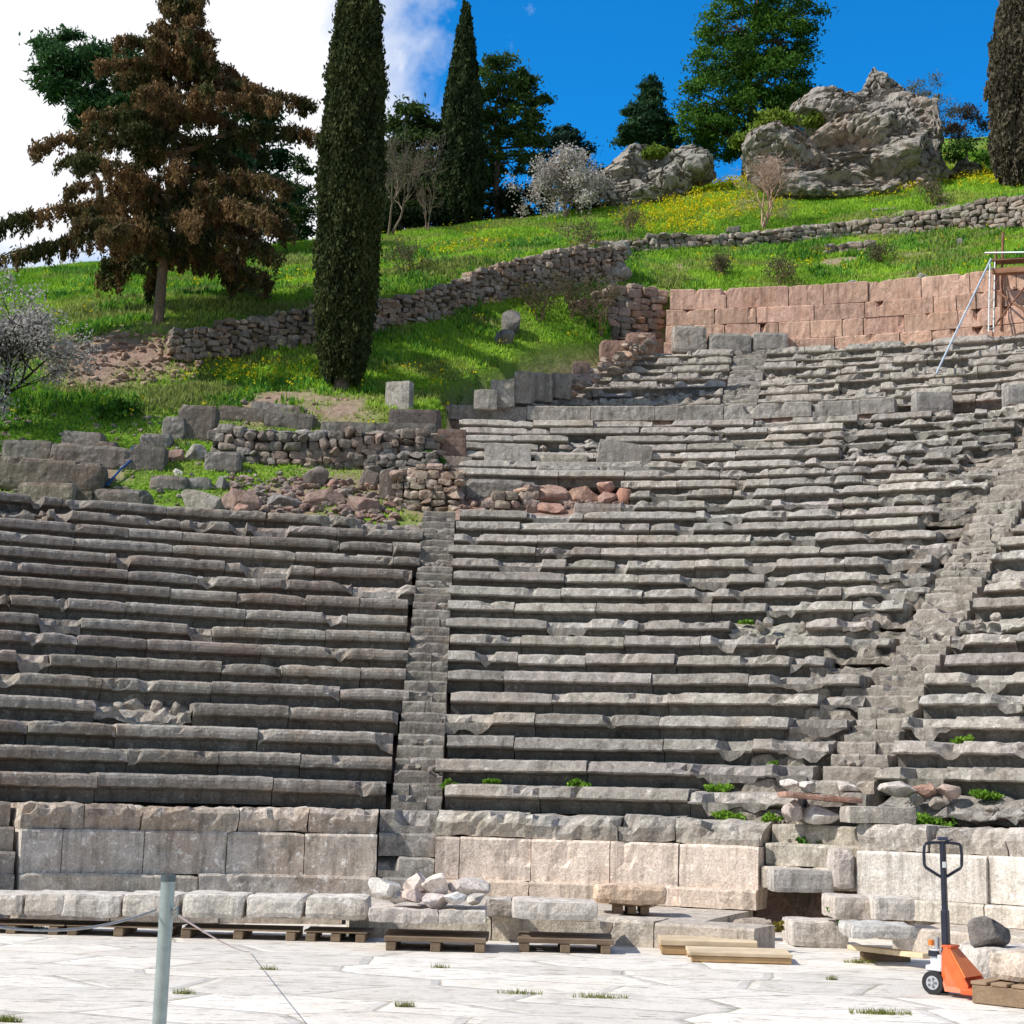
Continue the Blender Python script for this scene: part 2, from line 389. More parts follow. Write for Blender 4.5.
def terrain(x, y):
    x, y = np.asarray(x, float), np.asarray(y, float)
    R, ph = polar(x, y); s = seatline(R); h = rbf(x, y)
    h = h+(fbm(np.stack([x*.5, y*.5, 0*x], -1), 5, 3)-.5)*.35
    h = h-.1*((y < 39.6) & (x < 4))
    h = np.where(in_seats(x, y), np.minimum(s, 1e3), h)
    side = np.clip((np.abs(ph)-radians(66))/radians(24), 0, 1)
    s = s+.22*((ph > PHI_M) & (ph < radians(8.2)) & (R > 22.5) & (R < 24.4))
    h = np.where(in_seats(x, y), s, h)
    h = np.where(y < 33, np.where(in_seats(x, y), s, np.minimum(h, s+.6)), h)
    h = h*(1-side)+(-.35)*side
    h = np.where(R < 10.2, -.35, h)
    return np.maximum(h, -.35)
gx = np.arange(-62, 66.01, .4); gy = np.concatenate([np.arange(4, 72, .4), np.arange(72, 170, 2.)])
GX, GY = np.meshgrid(gx, gy, indexing='ij')
GZ = np.concatenate([terrain(GX[i:i+24], GY[i:i+24]) for i in range(0, len(gx), 24)])
def hgt(x, y):
    """terrain height, bilinear from the grid"""
    x, y = np.atleast_1d(np.asarray(x, float)), np.atleast_1d(np.asarray(y, float))
    i = np.clip(np.searchsorted(gx, x)-1, 0, len(gx)-2); j = np.clip(np.searchsorted(gy, y)-1, 0, len(gy)-2)
    u = (x-gx[i])/(gx[i+1]-gx[i]); v = (y-gy[j])/(gy[j+1]-gy[j])
    return (GZ[i, j]*(1-u)+GZ[i+1, j]*u)*(1-v)+(GZ[i, j+1]*(1-u)+GZ[i+1, j+1]*u)*v
def ground_d(px, py, d0, span=4.5):
    """distance at which the line of sight meets the terrain, near d0"""
    ds = np.arange(d0-span, d0+span, .05); P = np.array([at(px, py, d) for d in ds]); s = P[:, 2]-hgt(P[:, 0], P[:, 1])
    ok = np.where((s[:-1] > 0) & (s[1:] <= 0) & ~in_seats(P[1:, 0], P[1:, 1]))[0]
    return ds[ok[np.argmin(np.abs(ds[ok]-d0))]] if len(ok) else d0
def soil(x, y):
    """1 where the slope is bare earth"""
    s = np.zeros_like(x)
    for px, py, d, r in ((75,365,42.6,1.5),(115,362,42.6,1.7),(150,352,42.9,1.3),(95,378,42,1.2),(345,386,39.8,.9),(270,405,40,1.2),(310,405,40.2,1.2),(345,408,39.8,1.),(380,470,36.6,1.8),(300,500,35,1.2),(250,500,34.6,1),(560,500,35.4,2.5),(470,480,36,2),(80,470,35.6,1.5)):
        c = at(px, py, d); s = np.maximum(s, np.clip(1.25-np.hypot(x-c[0], y-c[1])/r, 0, 1))
    s = np.maximum(s, np.clip((fbm(np.stack([x*.55, y*.9, 0*x+4], -1), 19, 4)-.70)*9, 0, .8)*(y > 50))
    s = np.clip(s+(fbm(np.stack([x*1.4, y*1.4, 0*x], -1), 9, 3)-.5)*1.2*(s > 0), 0, 1)
    return np.where(in_seats(x, y), 1, s)
acc = Acc(); nx, ny = GX.shape
i, j = np.meshgrid(np.arange(nx-1), np.arange(ny-1), indexing='ij'); q = (i*ny+j).ravel()
S = soil(GX, GY)
acc.add(np.stack([GX, GY, GZ], -1).reshape(-1, 3), np.stack([q, q+ny, q+ny+1, q+1], 1), np.stack([S, S, S], -1).reshape(-1, 3))
o = acc.build('hillside', M['hill'], smooth=True, origin=(0, 0, 0)); o['kind'] = 'structure'
acc = Acc(); a = np.arange(64)*2*pi/64
acc.add(np.c_[np.cos(a)*1500, np.sin(a)*1500, a*0-.42], np.arange(64)[None])
o = acc.build('ground', M['earth'], origin=(0, 0, 0)); o['kind'] = 'structure'
# orchestra paving
acc = Acc(); an = np.linspace(radians(88), radians(-88), 60)
pts = [(-18, -14), (18, -14), (18, CY)]+[(CX+10.15*sin(t), CY+10.15*cos(t)) for t in an]+[(-18, CY)]
acc.add(np.array([(x, y, 0.) for x, y in pts]), np.arange(len(pts))[None])
o = acc.build('orchestra_floor', M['floor'], origin=(0, 0, 0)); o['kind'] = 'structure'

# ------------------------------------------------------------------ seat rows
SEATC = [(.24, -.01), (.23, .08), (.21, .15), (.12, .175), (.0, .19), (-.012, .21), (.02, .27), (.055, .335), (.09, .362), (.2, .36), (.45, .355), (.74, .36), (.9, .355), (.9, -.01)]
SEATP = [(.18, -.01), (.17, .08), (.155, .145), (.08, .175), (.0, .195), (-.012, .24), (-.008, .295), (.01, .335), (.055, .362), (.2, .36), (.45, .355), (.74, .36), (.9, .355), (.9, -.01)]
UPP = [(.16, -.01), (.15, .1), (.13, .17), (.0, .21), (-.01, .25), (.03, .34), (.08, .425), (.2, .43), (.45, .425), (.76, .43), (.92, .42), (.92, -.01)]
BOXP = lambda D, H: [(0, 0), (0, H*.33), (0, H*.66), (0, H-.03), (.02, H), (D*.35, H), (D*.7, H), (D, H), (D, 0)]
def arc_block(acc, R, z, p0, p1, prof, dmg=.3, step=.085, tint=(1, 1, 1), seed=None, amp=.014, yaw=None, dz=None, dr=None, drop=0.):
    if seed is None: seed = int(rng.integers(1e6))
    g = np.random.default_rng(seed)
    L = (p1-p0)*R; ns = max(3, int(round(L/step))); P = np.array(prof); k = len(P)
    ph = np.linspace(p0, p1, ns+1); s = (ph-ph.mean())*R
    yaw = g.normal()*.012 if yaw is None else yaw; dz = g.normal()*.008 if dz is None else dz; dr = g.normal()*.018 if dr is None else dr
    tilt = g.normal()*.006
    r = R+dr+P[None, :, 0]+(s*yaw)[:, None]; w = np.repeat(P[None, :, 1], ns+1, 0).copy()
    H = P[:, 1].max(); PH = np.repeat(ph[:, None], k, 1)
    X = np.stack([CX+r*np.sin(PH), CY+r*np.cos(PH), z+w], -1)
    # worn nosing: eat the upper front edge back and down
    e = fbm(np.stack([X[..., 0]*2.6, X[..., 1]*2.6, X[..., 2]*1.3+seed % 31], -1), 31, 4)
    e2 = fbm(X*np.array([4.5, 4.5, 5.]), 47, 3)
    dist = np.minimum(s-s[0], s[-1]-s)[:, None]
    endc = np.exp(-dist/(.13 if k >= 12 else .06))*g.uniform(0, 1.)**2*(1 if k >= 12 else .5)
    er = np.clip((e-(.72-.27*dmg))*7, 0, 1)*(.4+.9*e2)+endc*.55*e2*2*min(1, .4+dmg)
    if k >= 12 and g.random() < dmg*.9:                                        # a length of nosing knocked off
        c0 = g.uniform(s[0], s[-1]); hw = g.uniform(.12, .5); edge_ = np.clip((hw-np.abs(s-c0))/.07, 0, 1)[:, None]
        er = np.maximum(er, edge_*(.45+1.1*e2))
    front = (P[:, 1] > H*.5)*(P[:, 0] < .3); topf = np.clip(1-P[:, 0]/.5, 0, 1)
    r = r+er*front[None]*.17*(.4+.6*(P[:, 1] > H*.75))[None]
    w = w-er*(P[None, :, 1] > H*.6)*(.16*topf)[None]*(.5+e2)*1.2
    w = w-drop*(w > H*.3)*(.4+.8*e2)*H*(P[None, :, 0] < .5)
    X = np.stack([CX+r*np.sin(PH), CY+r*np.cos(PH), z+dz+w+(s*tilt)[:, None]], -1)
    X = X+vn3(X*8.5, 61, 3)*amp*(.8+1.3*dmg)+vn3(X*2.2, 71, 2)*amp*.3
    if k >= 12: tint = (np.asarray(tint)*np.where((P[:, 0] > .05) & (P[:, 1] < H*.56) & (P[:, 0] < .3), .52, 1.)[None, :, None]*np.ones((ns+1, k, 1))).reshape(-1, 3)  # shadow under the nosing painted into the recess tint
    V = X.reshape(-1, 3); i, j = np.meshgrid(np.arange(ns), np.arange(k), indexing='ij'); j2 = (j+1) % k
    Q = np.stack([i*k+j, (i+1)*k+j, (i+1)*k+j2, i*k+j2], -1).reshape(-1, 4)
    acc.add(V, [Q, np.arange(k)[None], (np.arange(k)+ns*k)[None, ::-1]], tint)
def lerp(a, b, t): return a+(b-a)*t
def run_blocks(acc, R, z, p0, p1, prof, dmgf, lo=.9, hi=2.5, gap=.015, missing=0., tintf=None, amp=.014, dzs=None):
    ph = p0
    while ph < p1-.2/R:
        L = rng.uniform(lo, hi)
        if (p1-ph)*R-L < .5: L = (p1-ph)*R
        e = min(p1, ph+L/R); mid = (ph+e)/2; d = dmgf(mid); t = tintf(mid) if tintf else jit((1, 1, 1), .16)
        if rng.random() < missing*d:
            arc_block(acc, R+.12, z, ph, e-gap/R, prof, 1., tint=t, amp=amp*2.5, drop=.35)
            for _ in range(int(L*3)):
                p = rng.uniform(ph, e); c = pol(R+rng.uniform(.15, .5), p, z+.2+rng.uniform(0, .12))
                rock(acc, c, (rng.uniform(.15, .4), rng.uniform(.12, .25), rng.uniform(.1, .22)), 1, tint=jit((1.05, 1, .95), .2))
        else:
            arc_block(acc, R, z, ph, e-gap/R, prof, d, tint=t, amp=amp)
        ph = e
HALF = .345
def dmg_center(n):
    def f(ph):
        a = math.degrees(ph)
        d = .10+.024*max(0, a-7)+.012*max(0, n-9)*(.4+.6*(a > 8)); return min(.95, d+.18*(rng.random() < .3))
    return f
CAT = 'theatre seating'
# lower tier: wedges bounded by the stairways
def wedge(label, pa, pb, rows, dmgf, missing, mat, prof=SEATP, sidepad=True, cut=None, group='seating wedges of the lower tier'):
    t = thing('seating_wedge', label, CAT, pol(R0, (pa+pb)/2, rowz(0)-RI), group)
    for n in rows:
        R = rowR(n)
        wa = HALF+(.1 if pa == PHI_R else 0); wb = HALF+(.1 if pb == PHI_R else 0)
        if n > 0 and pb == PHI_R: wb += rng.choice([0, 0, .15, .5, .9])*(n % 3 != 1)
        a = pa+(wa/R if sidepad else 0); b = pb-wb/R
        if cut: a, b = cut(n, a, b)
        ac = Acc()
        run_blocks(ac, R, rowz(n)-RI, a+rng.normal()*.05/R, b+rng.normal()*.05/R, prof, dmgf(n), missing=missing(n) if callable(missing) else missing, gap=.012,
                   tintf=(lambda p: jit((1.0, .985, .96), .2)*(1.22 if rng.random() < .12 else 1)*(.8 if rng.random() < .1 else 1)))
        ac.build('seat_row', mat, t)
    return t
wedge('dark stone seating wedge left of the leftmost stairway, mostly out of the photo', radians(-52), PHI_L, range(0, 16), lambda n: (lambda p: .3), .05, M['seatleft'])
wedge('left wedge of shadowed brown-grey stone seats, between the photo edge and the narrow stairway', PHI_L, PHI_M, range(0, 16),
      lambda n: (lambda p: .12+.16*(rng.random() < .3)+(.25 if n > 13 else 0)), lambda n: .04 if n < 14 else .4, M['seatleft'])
def cutc(n, a, b):
    if 17 <= n <= 19: a = radians(8.2+.5*rng.random())
    if n >= 20: a = radians(-1.2+.4*rng.random())
    return a, b
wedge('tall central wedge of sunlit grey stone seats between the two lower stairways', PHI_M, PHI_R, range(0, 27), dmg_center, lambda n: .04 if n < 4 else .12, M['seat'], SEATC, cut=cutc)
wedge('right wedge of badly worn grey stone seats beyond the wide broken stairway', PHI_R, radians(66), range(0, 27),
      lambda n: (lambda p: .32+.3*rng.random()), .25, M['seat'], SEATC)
# upper tier
t = thing('seating_wedge', 'upper tier seats left of the short upper stairway, ending in a stepped diagonal edge', CAT, pol(UR0, radians(6), UZ0-URI), 'seating wedges of the upper tier')
for n in range(8):
    R = UR0+UT*n; ac = Acc()
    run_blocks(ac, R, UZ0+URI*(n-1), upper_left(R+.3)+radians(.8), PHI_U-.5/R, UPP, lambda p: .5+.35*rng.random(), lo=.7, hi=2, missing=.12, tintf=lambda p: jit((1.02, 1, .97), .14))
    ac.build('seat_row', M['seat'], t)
t = thing('seating_wedge', 'upper tier seats right of the short upper stairway, cracked rows under the red wall', CAT, pol(UR0, radians(25), UZ0-URI), 'seating wedges of the upper tier')
for n in range(8):
    R = UR0+UT*n; ac = Acc()
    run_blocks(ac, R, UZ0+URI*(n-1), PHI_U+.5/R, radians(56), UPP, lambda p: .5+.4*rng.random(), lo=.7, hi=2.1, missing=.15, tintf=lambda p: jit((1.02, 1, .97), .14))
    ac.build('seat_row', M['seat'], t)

# ------------------------------------------------------------------ stairways
def stair(label, ph, nrows, rr, rz, tread, rise, half, dm, mat, tint=(.80, .78, .75), first=0, group='stairways of the seating'):
    t = thing('stairway', label, 'stairs', pol(rr, ph, rz), group)
    if ph == PHI_R:                                                # rubble packing where the row ends beside the steps have gone
        ac = Acc()
        for n in range(0, 27):
            arc_block(ac, rr+tread*n+.1, rz+rise*n-.1, ph-(half+1.15)/(rr+tread*n), ph-half*.9/(rr+tread*n), BOXP(.8, .26), .9, .09, jit((.85, .81, .76), .15), amp=.03)
        ac.build('rubble_packing', mat, t)
    for n in range(first, nrows):
        for k in (0, 1):
            R = rr+tread*n+tread*.5*k-.02; z = rz+rise*n+rise*.5*k; ac = Acc(); h = half/R*.97
            prof = [(0, -.25), (0, 0), (-.005, rise*.25), (0, rise*.42), (.02, rise*.5), (.2, rise*.5), (tread*.5+.12, rise*.5), (tread*.5+.12, -.25)]
            j = rng.normal()*.02
            if rng.random() < .45:
                m_ = ph+rng.uniform(-.5, .5)*h
                arc_block(ac, R+j, z, ph-h, m_, prof, dm, .09, jit(tint, .15), amp=.014); arc_block(ac, R-j, z, m_+.01/R, ph+h, prof, dm, .09, jit(tint, .15), amp=.014)
            else: arc_block(ac, R+j, z, ph-h, ph+h, prof, dm, .09, jit(tint, .15), amp=.014)
            if rng.random() < .12:
                for _ in range(3): rock(ac, pol(R+.15, ph+rng.uniform(-.6, .6)*h, z+rise*.5+.03), (rng.uniform(.1, .25), .16, .12), 1, tint=jit(tint, .2))
            ac.build('step', mat, t)
stair('narrow stone stairway climbing between the left and central seats', PHI_M, 17, R0, rowz(0)-RI, T, RI, HALF, .35, M['seat'])
stair('broken sunlit stone stairway climbing on the right, between central and right seats', PHI_R, 27, R0, rowz(0)-RI, T, RI, HALF+.06, .55, M['seat'], (.98, .94, .89))
stair('shadowed stone stairway at the far left edge of the seats', PHI_L, 16, R0, rowz(0)-RI, T, RI, HALF, .3, M['seatleft'])
stair('short stone stairway in the upper tier below the red wall', PHI_U, 8, UR0, UZ0-URI, UT, URI, .5, .4, M['seat'], (.85, .84, .82))

# ------------------------------------------------------------------ front wall of the orchestra (base course, tall slabs, rough coping)
FW = 9.72
def front_wall(label, pa, pb, mat, cmat, tint, ctint, slabs, cop=(.5, 1.2), dm=.1):
    t = thing('parapet_wall', label, 'wall', pol(FW, (pa+pb)/2, .28), 'parapet wall sections around the orchestra')
    ac = Acc(); run_blocks(ac, FW-.07, .26, pa, pb, BOXP(.9, .24), lambda p: .15, lo=1.2, hi=2.2, tintf=lambda p: jit(tint*np.array((.9, .88, .85)), .1), amp=.007)
    ac.build('base_course', mat, t)
    ph = pa
    for L in slabs:
        e = min(pb, ph+L/FW)
        if pb-e < .2/FW: e = pb
        ac = Acc(); arc_block(ac, FW, .5, ph, e-.012/FW, BOXP(.35, .53), dm+.12*rng.random(), .09, jit(tint, .07), amp=.005, dr=rng.normal()*.012, yaw=0, dz=0)
        ac.build('upright_slab', mat, t); ph = e
        if ph >= pb-1e-4: break
    ac = Acc(); run_blocks(ac, FW+.06, 1.03, pa, pb, [(.02, 0), (0, .08), (-.03, .17), (-.02, .25), (.03, .31), (.3, .31), (.6, .3), (.95, .3), (.95, 0)], lambda p: .55+.3*rng.random(), lo=.6, hi=1.3, tintf=lambda p: jit(ctint, .18), amp=.028)
    ac.build('rough_coping', cmat, t)
    return t
PHI_F = radians(-2.25); g1 = .37/FW; g2 = .62/FW
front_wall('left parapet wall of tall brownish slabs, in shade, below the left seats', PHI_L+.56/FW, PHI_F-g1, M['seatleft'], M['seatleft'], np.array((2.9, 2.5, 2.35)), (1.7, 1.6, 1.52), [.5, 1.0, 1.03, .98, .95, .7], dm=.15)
front_wall('central parapet wall of tall pinkish slabs in sun, below the central seats', PHI_F+g1, PHI_R-g2, M['pale'], M['seat'], np.array((1.36, 1.2, 1.1)), (1.1, 1.08, 1.05), [.32, .92, 1.02, .88, .95, 1.1, 1])
front_wall('right parapet wall of bright white slabs behind the pallet jack', PHI_R+g2, radians(68), M['pale'], M['seat'], np.array((1.3, 1.26, 1.2)), (1.25, 1.2, 1.15), [1.6, 1.55, 1.5, 1.4, 1.4, 1.5, 1.5], dm=.08)
front_wall('dark parapet wall left of the leftmost stairway', radians(-54), PHI_L-.5/FW, M['seatleft'], M['seatleft'], np.array((1.4, 1.3, 1.2)), (1.3, 1.3, 1.25), [1.2]*8)
def entry(label, ph, g, heights, mat, tint):
    t = thing('entrance_steps', label, 'steps', pol(FW, ph, .28), 'steps through the parapet wall')
    for k, (dr_, z0, z1) in enumerate(heights):
        ac = Acc(); arc_block(ac, FW+dr_, z0, ph-g*.97, ph+g*.97, BOXP(1.1, z1-z0), .3, .09, jit(tint, .12), amp=.01, dr=0, yaw=0, dz=0); ac.build('step', mat, t)
entry('grey steps through the parapet wall at the foot of the narrow stairway', PHI_F, g1, [(-.02, .26, .50), (.02, .5, .76), (.16, .76, 1.05), (.4, 1.05, 1.34)], M['seat'], (1, 1, 1))
entry('dim steps through the parapet wall at the far left edge', PHI_L, .52/FW, [(-.02, .26, .50), (.02, .5, .76), (.16, .76, 1.05), (.4, 1.05, 1.34)], M['seatleft'], (1.3, 1.25, 1.2))
entry('broken steps over a dark hole between the central and right parapet walls', PHI_R, g2, [(.05, .54, .80), (.25, .80, 1.07), (.55, 1.05, 1.3)], M['seat'], (1.35, 1.3, 1.2))
# paved walk and kerb in front of the wall
t = thing('kerb', 'low step of pale slabs running round the orchestra in front of the parapet wall', 'kerb', pol(6.85, 0, 0))
KS = ((8.45, -56, -7), (6.85, -6.8, 31.), (8.3, 38, 68))
for kr, a, b in KS:
    ac = Acc(); run_blocks(ac, kr, 0, radians(a), radians(b), BOXP(.6, .28), lambda p: .3, lo=.9, hi=1.9, tintf=lambda p: jit((.95, .88, .8), .12), amp=.008); ac.build('kerb_slab', M['pale'], t)
ac = Acc()
for kr, a, b in KS:
    run_blocks(ac, kr+.62, 0, radians(a), radians(b if b != 31. else 24.), BOXP(9.82-kr-.62, .262), lambda p: .1, lo=1, hi=2.2, tintf=lambda p: jit((.85, .8, .74), .12), amp=.006)
o = ac.build('walkway', M['pale']); o['kind'] = 'structure'

# ------------------------------------------------------------------ retaining structures above
t = thing('parapet_wall', 'low wall of grey slabs on a reddish footing, dividing lower and upper tiers', 'wall', pol(30.4, radians(4), 11.1))
ac = Acc(); run_blocks(ac, 30.35, 11.1, radians(-1.9), radians(21), BOXP(.5, .30), lambda p: .2, lo=.8, hi=1.5, tintf=lambda p: jit((.9, .82, .78), .1), amp=.012); ac.build('footing', M['red'], t)
ac = Acc(); run_blocks(ac, 30.27, 11.39, radians(-1.9), radians(20.4), BOXP(.8, .40), lambda p: .18+.4*(p > radians(11)), lo=1.1, hi=2.6, tintf=lambda p: jit((.95, .95, .95), .1), amp=.014); ac.build('coping_slab', M['seat'], t)
ac = Acc(); run_blocks(ac, 30.35, 11.05, radians(26.5), radians(46), BOXP(.9, .55), lambda p: .4, lo=.8, hi=1.6, tintf=lambda p: jit((.95, .95, .95), .1), amp=.014); ac.build('coping_slab', M['seat'], t)
t = thing('retaining_wall', 'tall retaining wall of large reddish stone blocks above the upper tier', 'wall', pol(38, radians(20), 14.9))
z = 14.95; hs = [.42, .4, .56, .52, .68]
for k, h in enumerate(hs):
    ac = Acc(); a = radians(8.3 if k else 12.5); R = 38.0+.03*k; b = radians(40 if k < 4 else 39)
    run_blocks(ac, R, z, a+rng.uniform(0, .3)/R, b, BOXP(.75, h-.012), lambda p: .15+.35*rng.random(), lo=.5, hi=2.1, gap=.025, tintf=lambda p: jit((1.42, 1.28, 1.18), .2), amp=.013)
    ac.build('block_course', M['red'], t); z += h
# ------------------------------------------------------------------ dry stone walls
def dry_wall(label, pts, sw=.30, sh=.19, mat='grey', tints=((1.15, 1.08, 1.0),), group=None, thick=.55, soilcol=(.30, .26, .22), name='dry_stone_wall', cap=True):
    pts = [np.array(p, float) for p in pts]
    B = np.array([at(p[0], p[2], p[3])-np.array([0, 0, .1]) for p in pts]); Tp = np.array([at(p[0], p[1], p[3]+.12) for p in pts])
    Tp[:, :2] = B[:, :2]+(Tp[:, :2]-B[:, :2])*np.array([0, 1])+0; Tp[:, 0] = B[:, 0]
    s = np.r_[0, np.cumsum(np.linalg.norm(np.diff(B[:, :2], axis=0), axis=1))]
    def P(u, v):
        b = np.array([np.interp(u, s, B[:, i]) for i in range(3)]); t_ = np.array([np.interp(u, s, Tp[:, i]) for i in range(3)]); return b+(t_-b)*v, t_[2]-b[2]
    ac = Acc()
    # packed earth and rubble core
    us = np.arange(0, s[-1]+.01, .5); us[-1] = s[-1]; V = []
    for u in us:
        b, _ = P(u, 0); t_, _ = P(u, 1)
        t_ = t_+np.array([0, 0, -.08])
        V += [b+np.array([0, .1, -.2]), t_+np.array([0, .1, 0]), t_+np.array([0, thick, 0]), b+np.array([0, thick, -.2])]
    V = np.array(V); m = len(us); i, j = np.meshgrid(np.arange(m-1), np.arange(4), indexing='ij'); j2 = (j+1) % 4
    ac.add(V, [np.stack([i*4+j, (i+1)*4+j, (i+1)*4+j2, i*4+j2], -1).reshape(-1, 4), np.array([[0, 1, 2, 3]]), np.array([[3, 2, 1, 0]])+(m-1)*4], soilcol)
    Hm = max(P(u, 0)[1] for u in us); v = 0.
    while v < Hm:
        h = sh*rng.uniform(.75, 1.25); u = -rng.uniform(0, sw)
        while u < s[-1]:
            w = sw*rng.uniform(.5, 1.6); uc = u+w/2; u += w
            c, H = P(np.clip(uc, 0, s[-1]), 0)
            if v+h*.5 > H: continue
            q, _ = P(np.clip(uc+.1, 0, s[-1]), 0); d = q-c; yaw = atan2(d[1], d[0]) if abs(d[0])+abs(d[1]) > 0 else 0
            tt = tints[int(rng.integers(len(tints)))]
            cc = c+np.array([0, .1+rng.normal()*.035, v+rng.normal()*.012])
            if rng.random() < .7: stone(ac, cc+np.array([0, .15, 0]), (w*1.02, thick*.8, h*rng.uniform(.9, 1.12)), yaw+rng.normal()*.09, 0, rng.normal()*.10, .05, .55, .075, jit(tt, .3), freq=5)
            else: rock(ac, cc+np.array([0, .05, h/2]), (w*1.2, thick*.8, h*1.3), 2, yaw=yaw+rng.normal()*.08, planes=16, cut=(.5, .9), tint=jit(tt, .3), ty=rng.normal()*.1)
        v += h*.97
    if cap:
        u = 0
        while u < s[-1]:
            w = sw*rng.uniform(.6, 1.5); c, H = P(min(s[-1], u+w/2), 1); u += w*rng.uniform(.9, 1.5)
            rock(ac, c+np.array([0, thick*.45, -.03]), (w*1.2, thick*.9, sh*rng.uniform(.6, 1.3)), 1, tint=jit(tints[0], .3))
    o = ac.build(name, M[mat]); return tag(o, label, 'wall', group)
brown = ((1.15, 1.0, .88), (1.3, 1.15, 1.0), (.95, .85, .78), (1.35, 1.05, .85))
dry_wall('shadowed dry stone terrace wall running behind the tall dark cypress on the left', [(170,331,356,42.6),(205,325,354,43),(260,315,348,43.8),(310,307,346,44.4),(360,302,336,45),(380,300,328,45.4)], .24, .15, 'grey', brown, 'dry stone terrace walls')
dry_wall('sunlit curving dry stone terrace wall rising from the tall cypress to the shrubs at mid hill', [(381,300,327,45.4),(420,290,326,46),(450,282,318,46.6),(480,268,309,47.6),(520,258,306,48.4),(560,249,302,49),(590,246,296,49.6),(622,246,288,50.2)], .22, .145, 'grey', brown, 'dry stone terrace walls')
dry_wall('long low dry stone wall crossing the hillside below the big rock', [(596,243,264,55.6),(660,236,262,56.0),(740,233,256,56.5),(800,226,248,56.8),(850,220,243,57.0),(900,215,239,56.6),(950,208,236,56.0),(1000,199,230,54.8),(1060,192,226,53.4),(1130,184,220,52.4)], .34, .2, 'grey', ((1.3, 1.2, 1.08), (1.1, 1.0, .9), (1.4, 1.25, 1.1)), 'dry stone terrace walls')
dry_wall('short upper line of stones above the long wall, right of the bare pink tree', [(860,213,221,59.5),(930,207,217,59.5),(1000,202,211,59)], .34, .18, 'grey', ((1.3, 1.2, 1.08),), 'dry stone terrace walls')
dry_wall('crumbling rubble wall with big stones joining the red retaining wall at its left end', [(578,300,328,48.6),(600,292,340,48.9),(630,286,346,49.2),(658,287,346,49.6)], .42, .24, 'grey', ((1.3, 1.1, .98), (1.1, .95, .85), (1.5, 1.1, .9), (.9, .85, .8)), None)
dry_wall('tiny row of loose stones on the grass below the long wall', [(828,247,251,54.5),(850,243,250,54.6),(872,242,248,54.4)], .35, .2, 'grey', ((1.1, 1., .9),))
dry_wall('rubble wall of rounded cobbles in the middle of the ruined terrace', [(212,428,456,37.2),(250,428,466,37),(300,430,468,36.9),(345,431,464,36.9),(400,431,455,37),(436,433,452,37.2)], .27, .19, 'grey', ((1.05, 1.0, .95), (.85, .8, .75), (1.15, 1.0, .9)), 'cobble walls on the ruined terrace')
dry_wall('pinkish small-stone wall above the top of the narrow stairway', [(398,470,514,35.1),(420,465,515,35),(440,466,516,34.9),(458,470,516,34.8)], .25, .17, 'grey', ((1.5, 1.25, 1.1), (1.3, 1.15, 1.0), (1.2, .95, .8), (1.6, 1.4, 1.25)), 'cobble walls on the ruined terrace', name='rubble_wall')
dry_wall('small rubble patch left of the red boulders', [(484,500,512,34.6),(520,488,512,34.7),(532,484,512,34.8)], .24, .17, 'grey', ((1.5, 1.2, 1.05),(1.3,1.1,.95)), 'cobble walls on the ruined terrace', name='rubble_wall')
dry_wall('low line of pinkish rubble at the back of the terrace below the tall cypress', [(198,403,410,40.2),(260,400,410,40.4),(300,399,412,40.3),(350,401,410,40.2)], .28, .16, 'red', ((1.2, 1.15, 1.1),), 'cobble walls on the ruined terrace', name='rubble_wall')
dry_wall('rubble footing under the long eroded blocks right of the stair head', [(372,455,470,36.4),(410,452,468,36.3),(436,450,468,36.2)], .28, .18, 'grey', ((.9, .85, .8),), 'cobble walls on the ruined terrace', name='rubble_wall')

# ------------------------------------------------------------------ hewn blocks lying on the ruined terrace, each its own thing
def block(px0, px1, py0, py1, d, label, mat='grey', name='stone_block', depth=None, tint=(1, 1, 1), yaw=0., ty=0., tx=0., amp=.03, rnd=.12, group='stone blocks lying on the ruined terrace', lvl=.1, cat='stone block', sink=.05, round_=False):
    if d > 33 and not in_seats(*[np.array([v]) for v in at((px0+px1)/2, py1, d)[:2]])[0]: d = ground_d((px0+px1)/2, py1, d)
    a = at(px0, py1, d); b = at(px1, py1, d); t_ = at((px0+px1)/2, py0, d+.15)
    L = b[0]-a[0]; H = t_[2]-(a[2]+b[2])/2; D = depth or max(.35, min(L*.6, .75)); c = np.array([(a[0]+b[0])/2, d+D/2, (a[2]+b[2])/2])
    if d > 33 and mat == 'seatleft': tint = tuple(q*.8 for q in tint)  # shade on the terrace blocks put into a darker tint
    ac = Acc()
    if round_: rock(ac, c+np.array([0, 0, H/2-sink/2]), (L*1.05, D, H*1.1+sink), 3, yaw=yaw, tint=tint, planes=14)
    else: stone(ac, c-np.array([0, 0, sink]), (L/(cos(yaw)), D, H+sink), yaw, tx, ty, amp, rnd, lvl, tint)
    o = ac.build(name, M[mat]); return tag(o, label, cat, group)
G = 'seatleft'
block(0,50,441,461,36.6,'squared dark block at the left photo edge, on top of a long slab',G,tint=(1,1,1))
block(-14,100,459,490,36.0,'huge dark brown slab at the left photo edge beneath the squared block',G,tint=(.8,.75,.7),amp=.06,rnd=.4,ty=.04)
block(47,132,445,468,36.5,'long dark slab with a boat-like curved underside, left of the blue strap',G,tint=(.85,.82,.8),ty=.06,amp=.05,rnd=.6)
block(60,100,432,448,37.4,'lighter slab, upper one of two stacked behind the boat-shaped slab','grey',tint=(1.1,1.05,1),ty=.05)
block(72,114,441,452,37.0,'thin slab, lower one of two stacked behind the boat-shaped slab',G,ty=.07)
block(128,162,446,470,36.7,'dark leaning block behind the blue strap, in deep shade',G,tint=(.7,.7,.7),ty=.1)
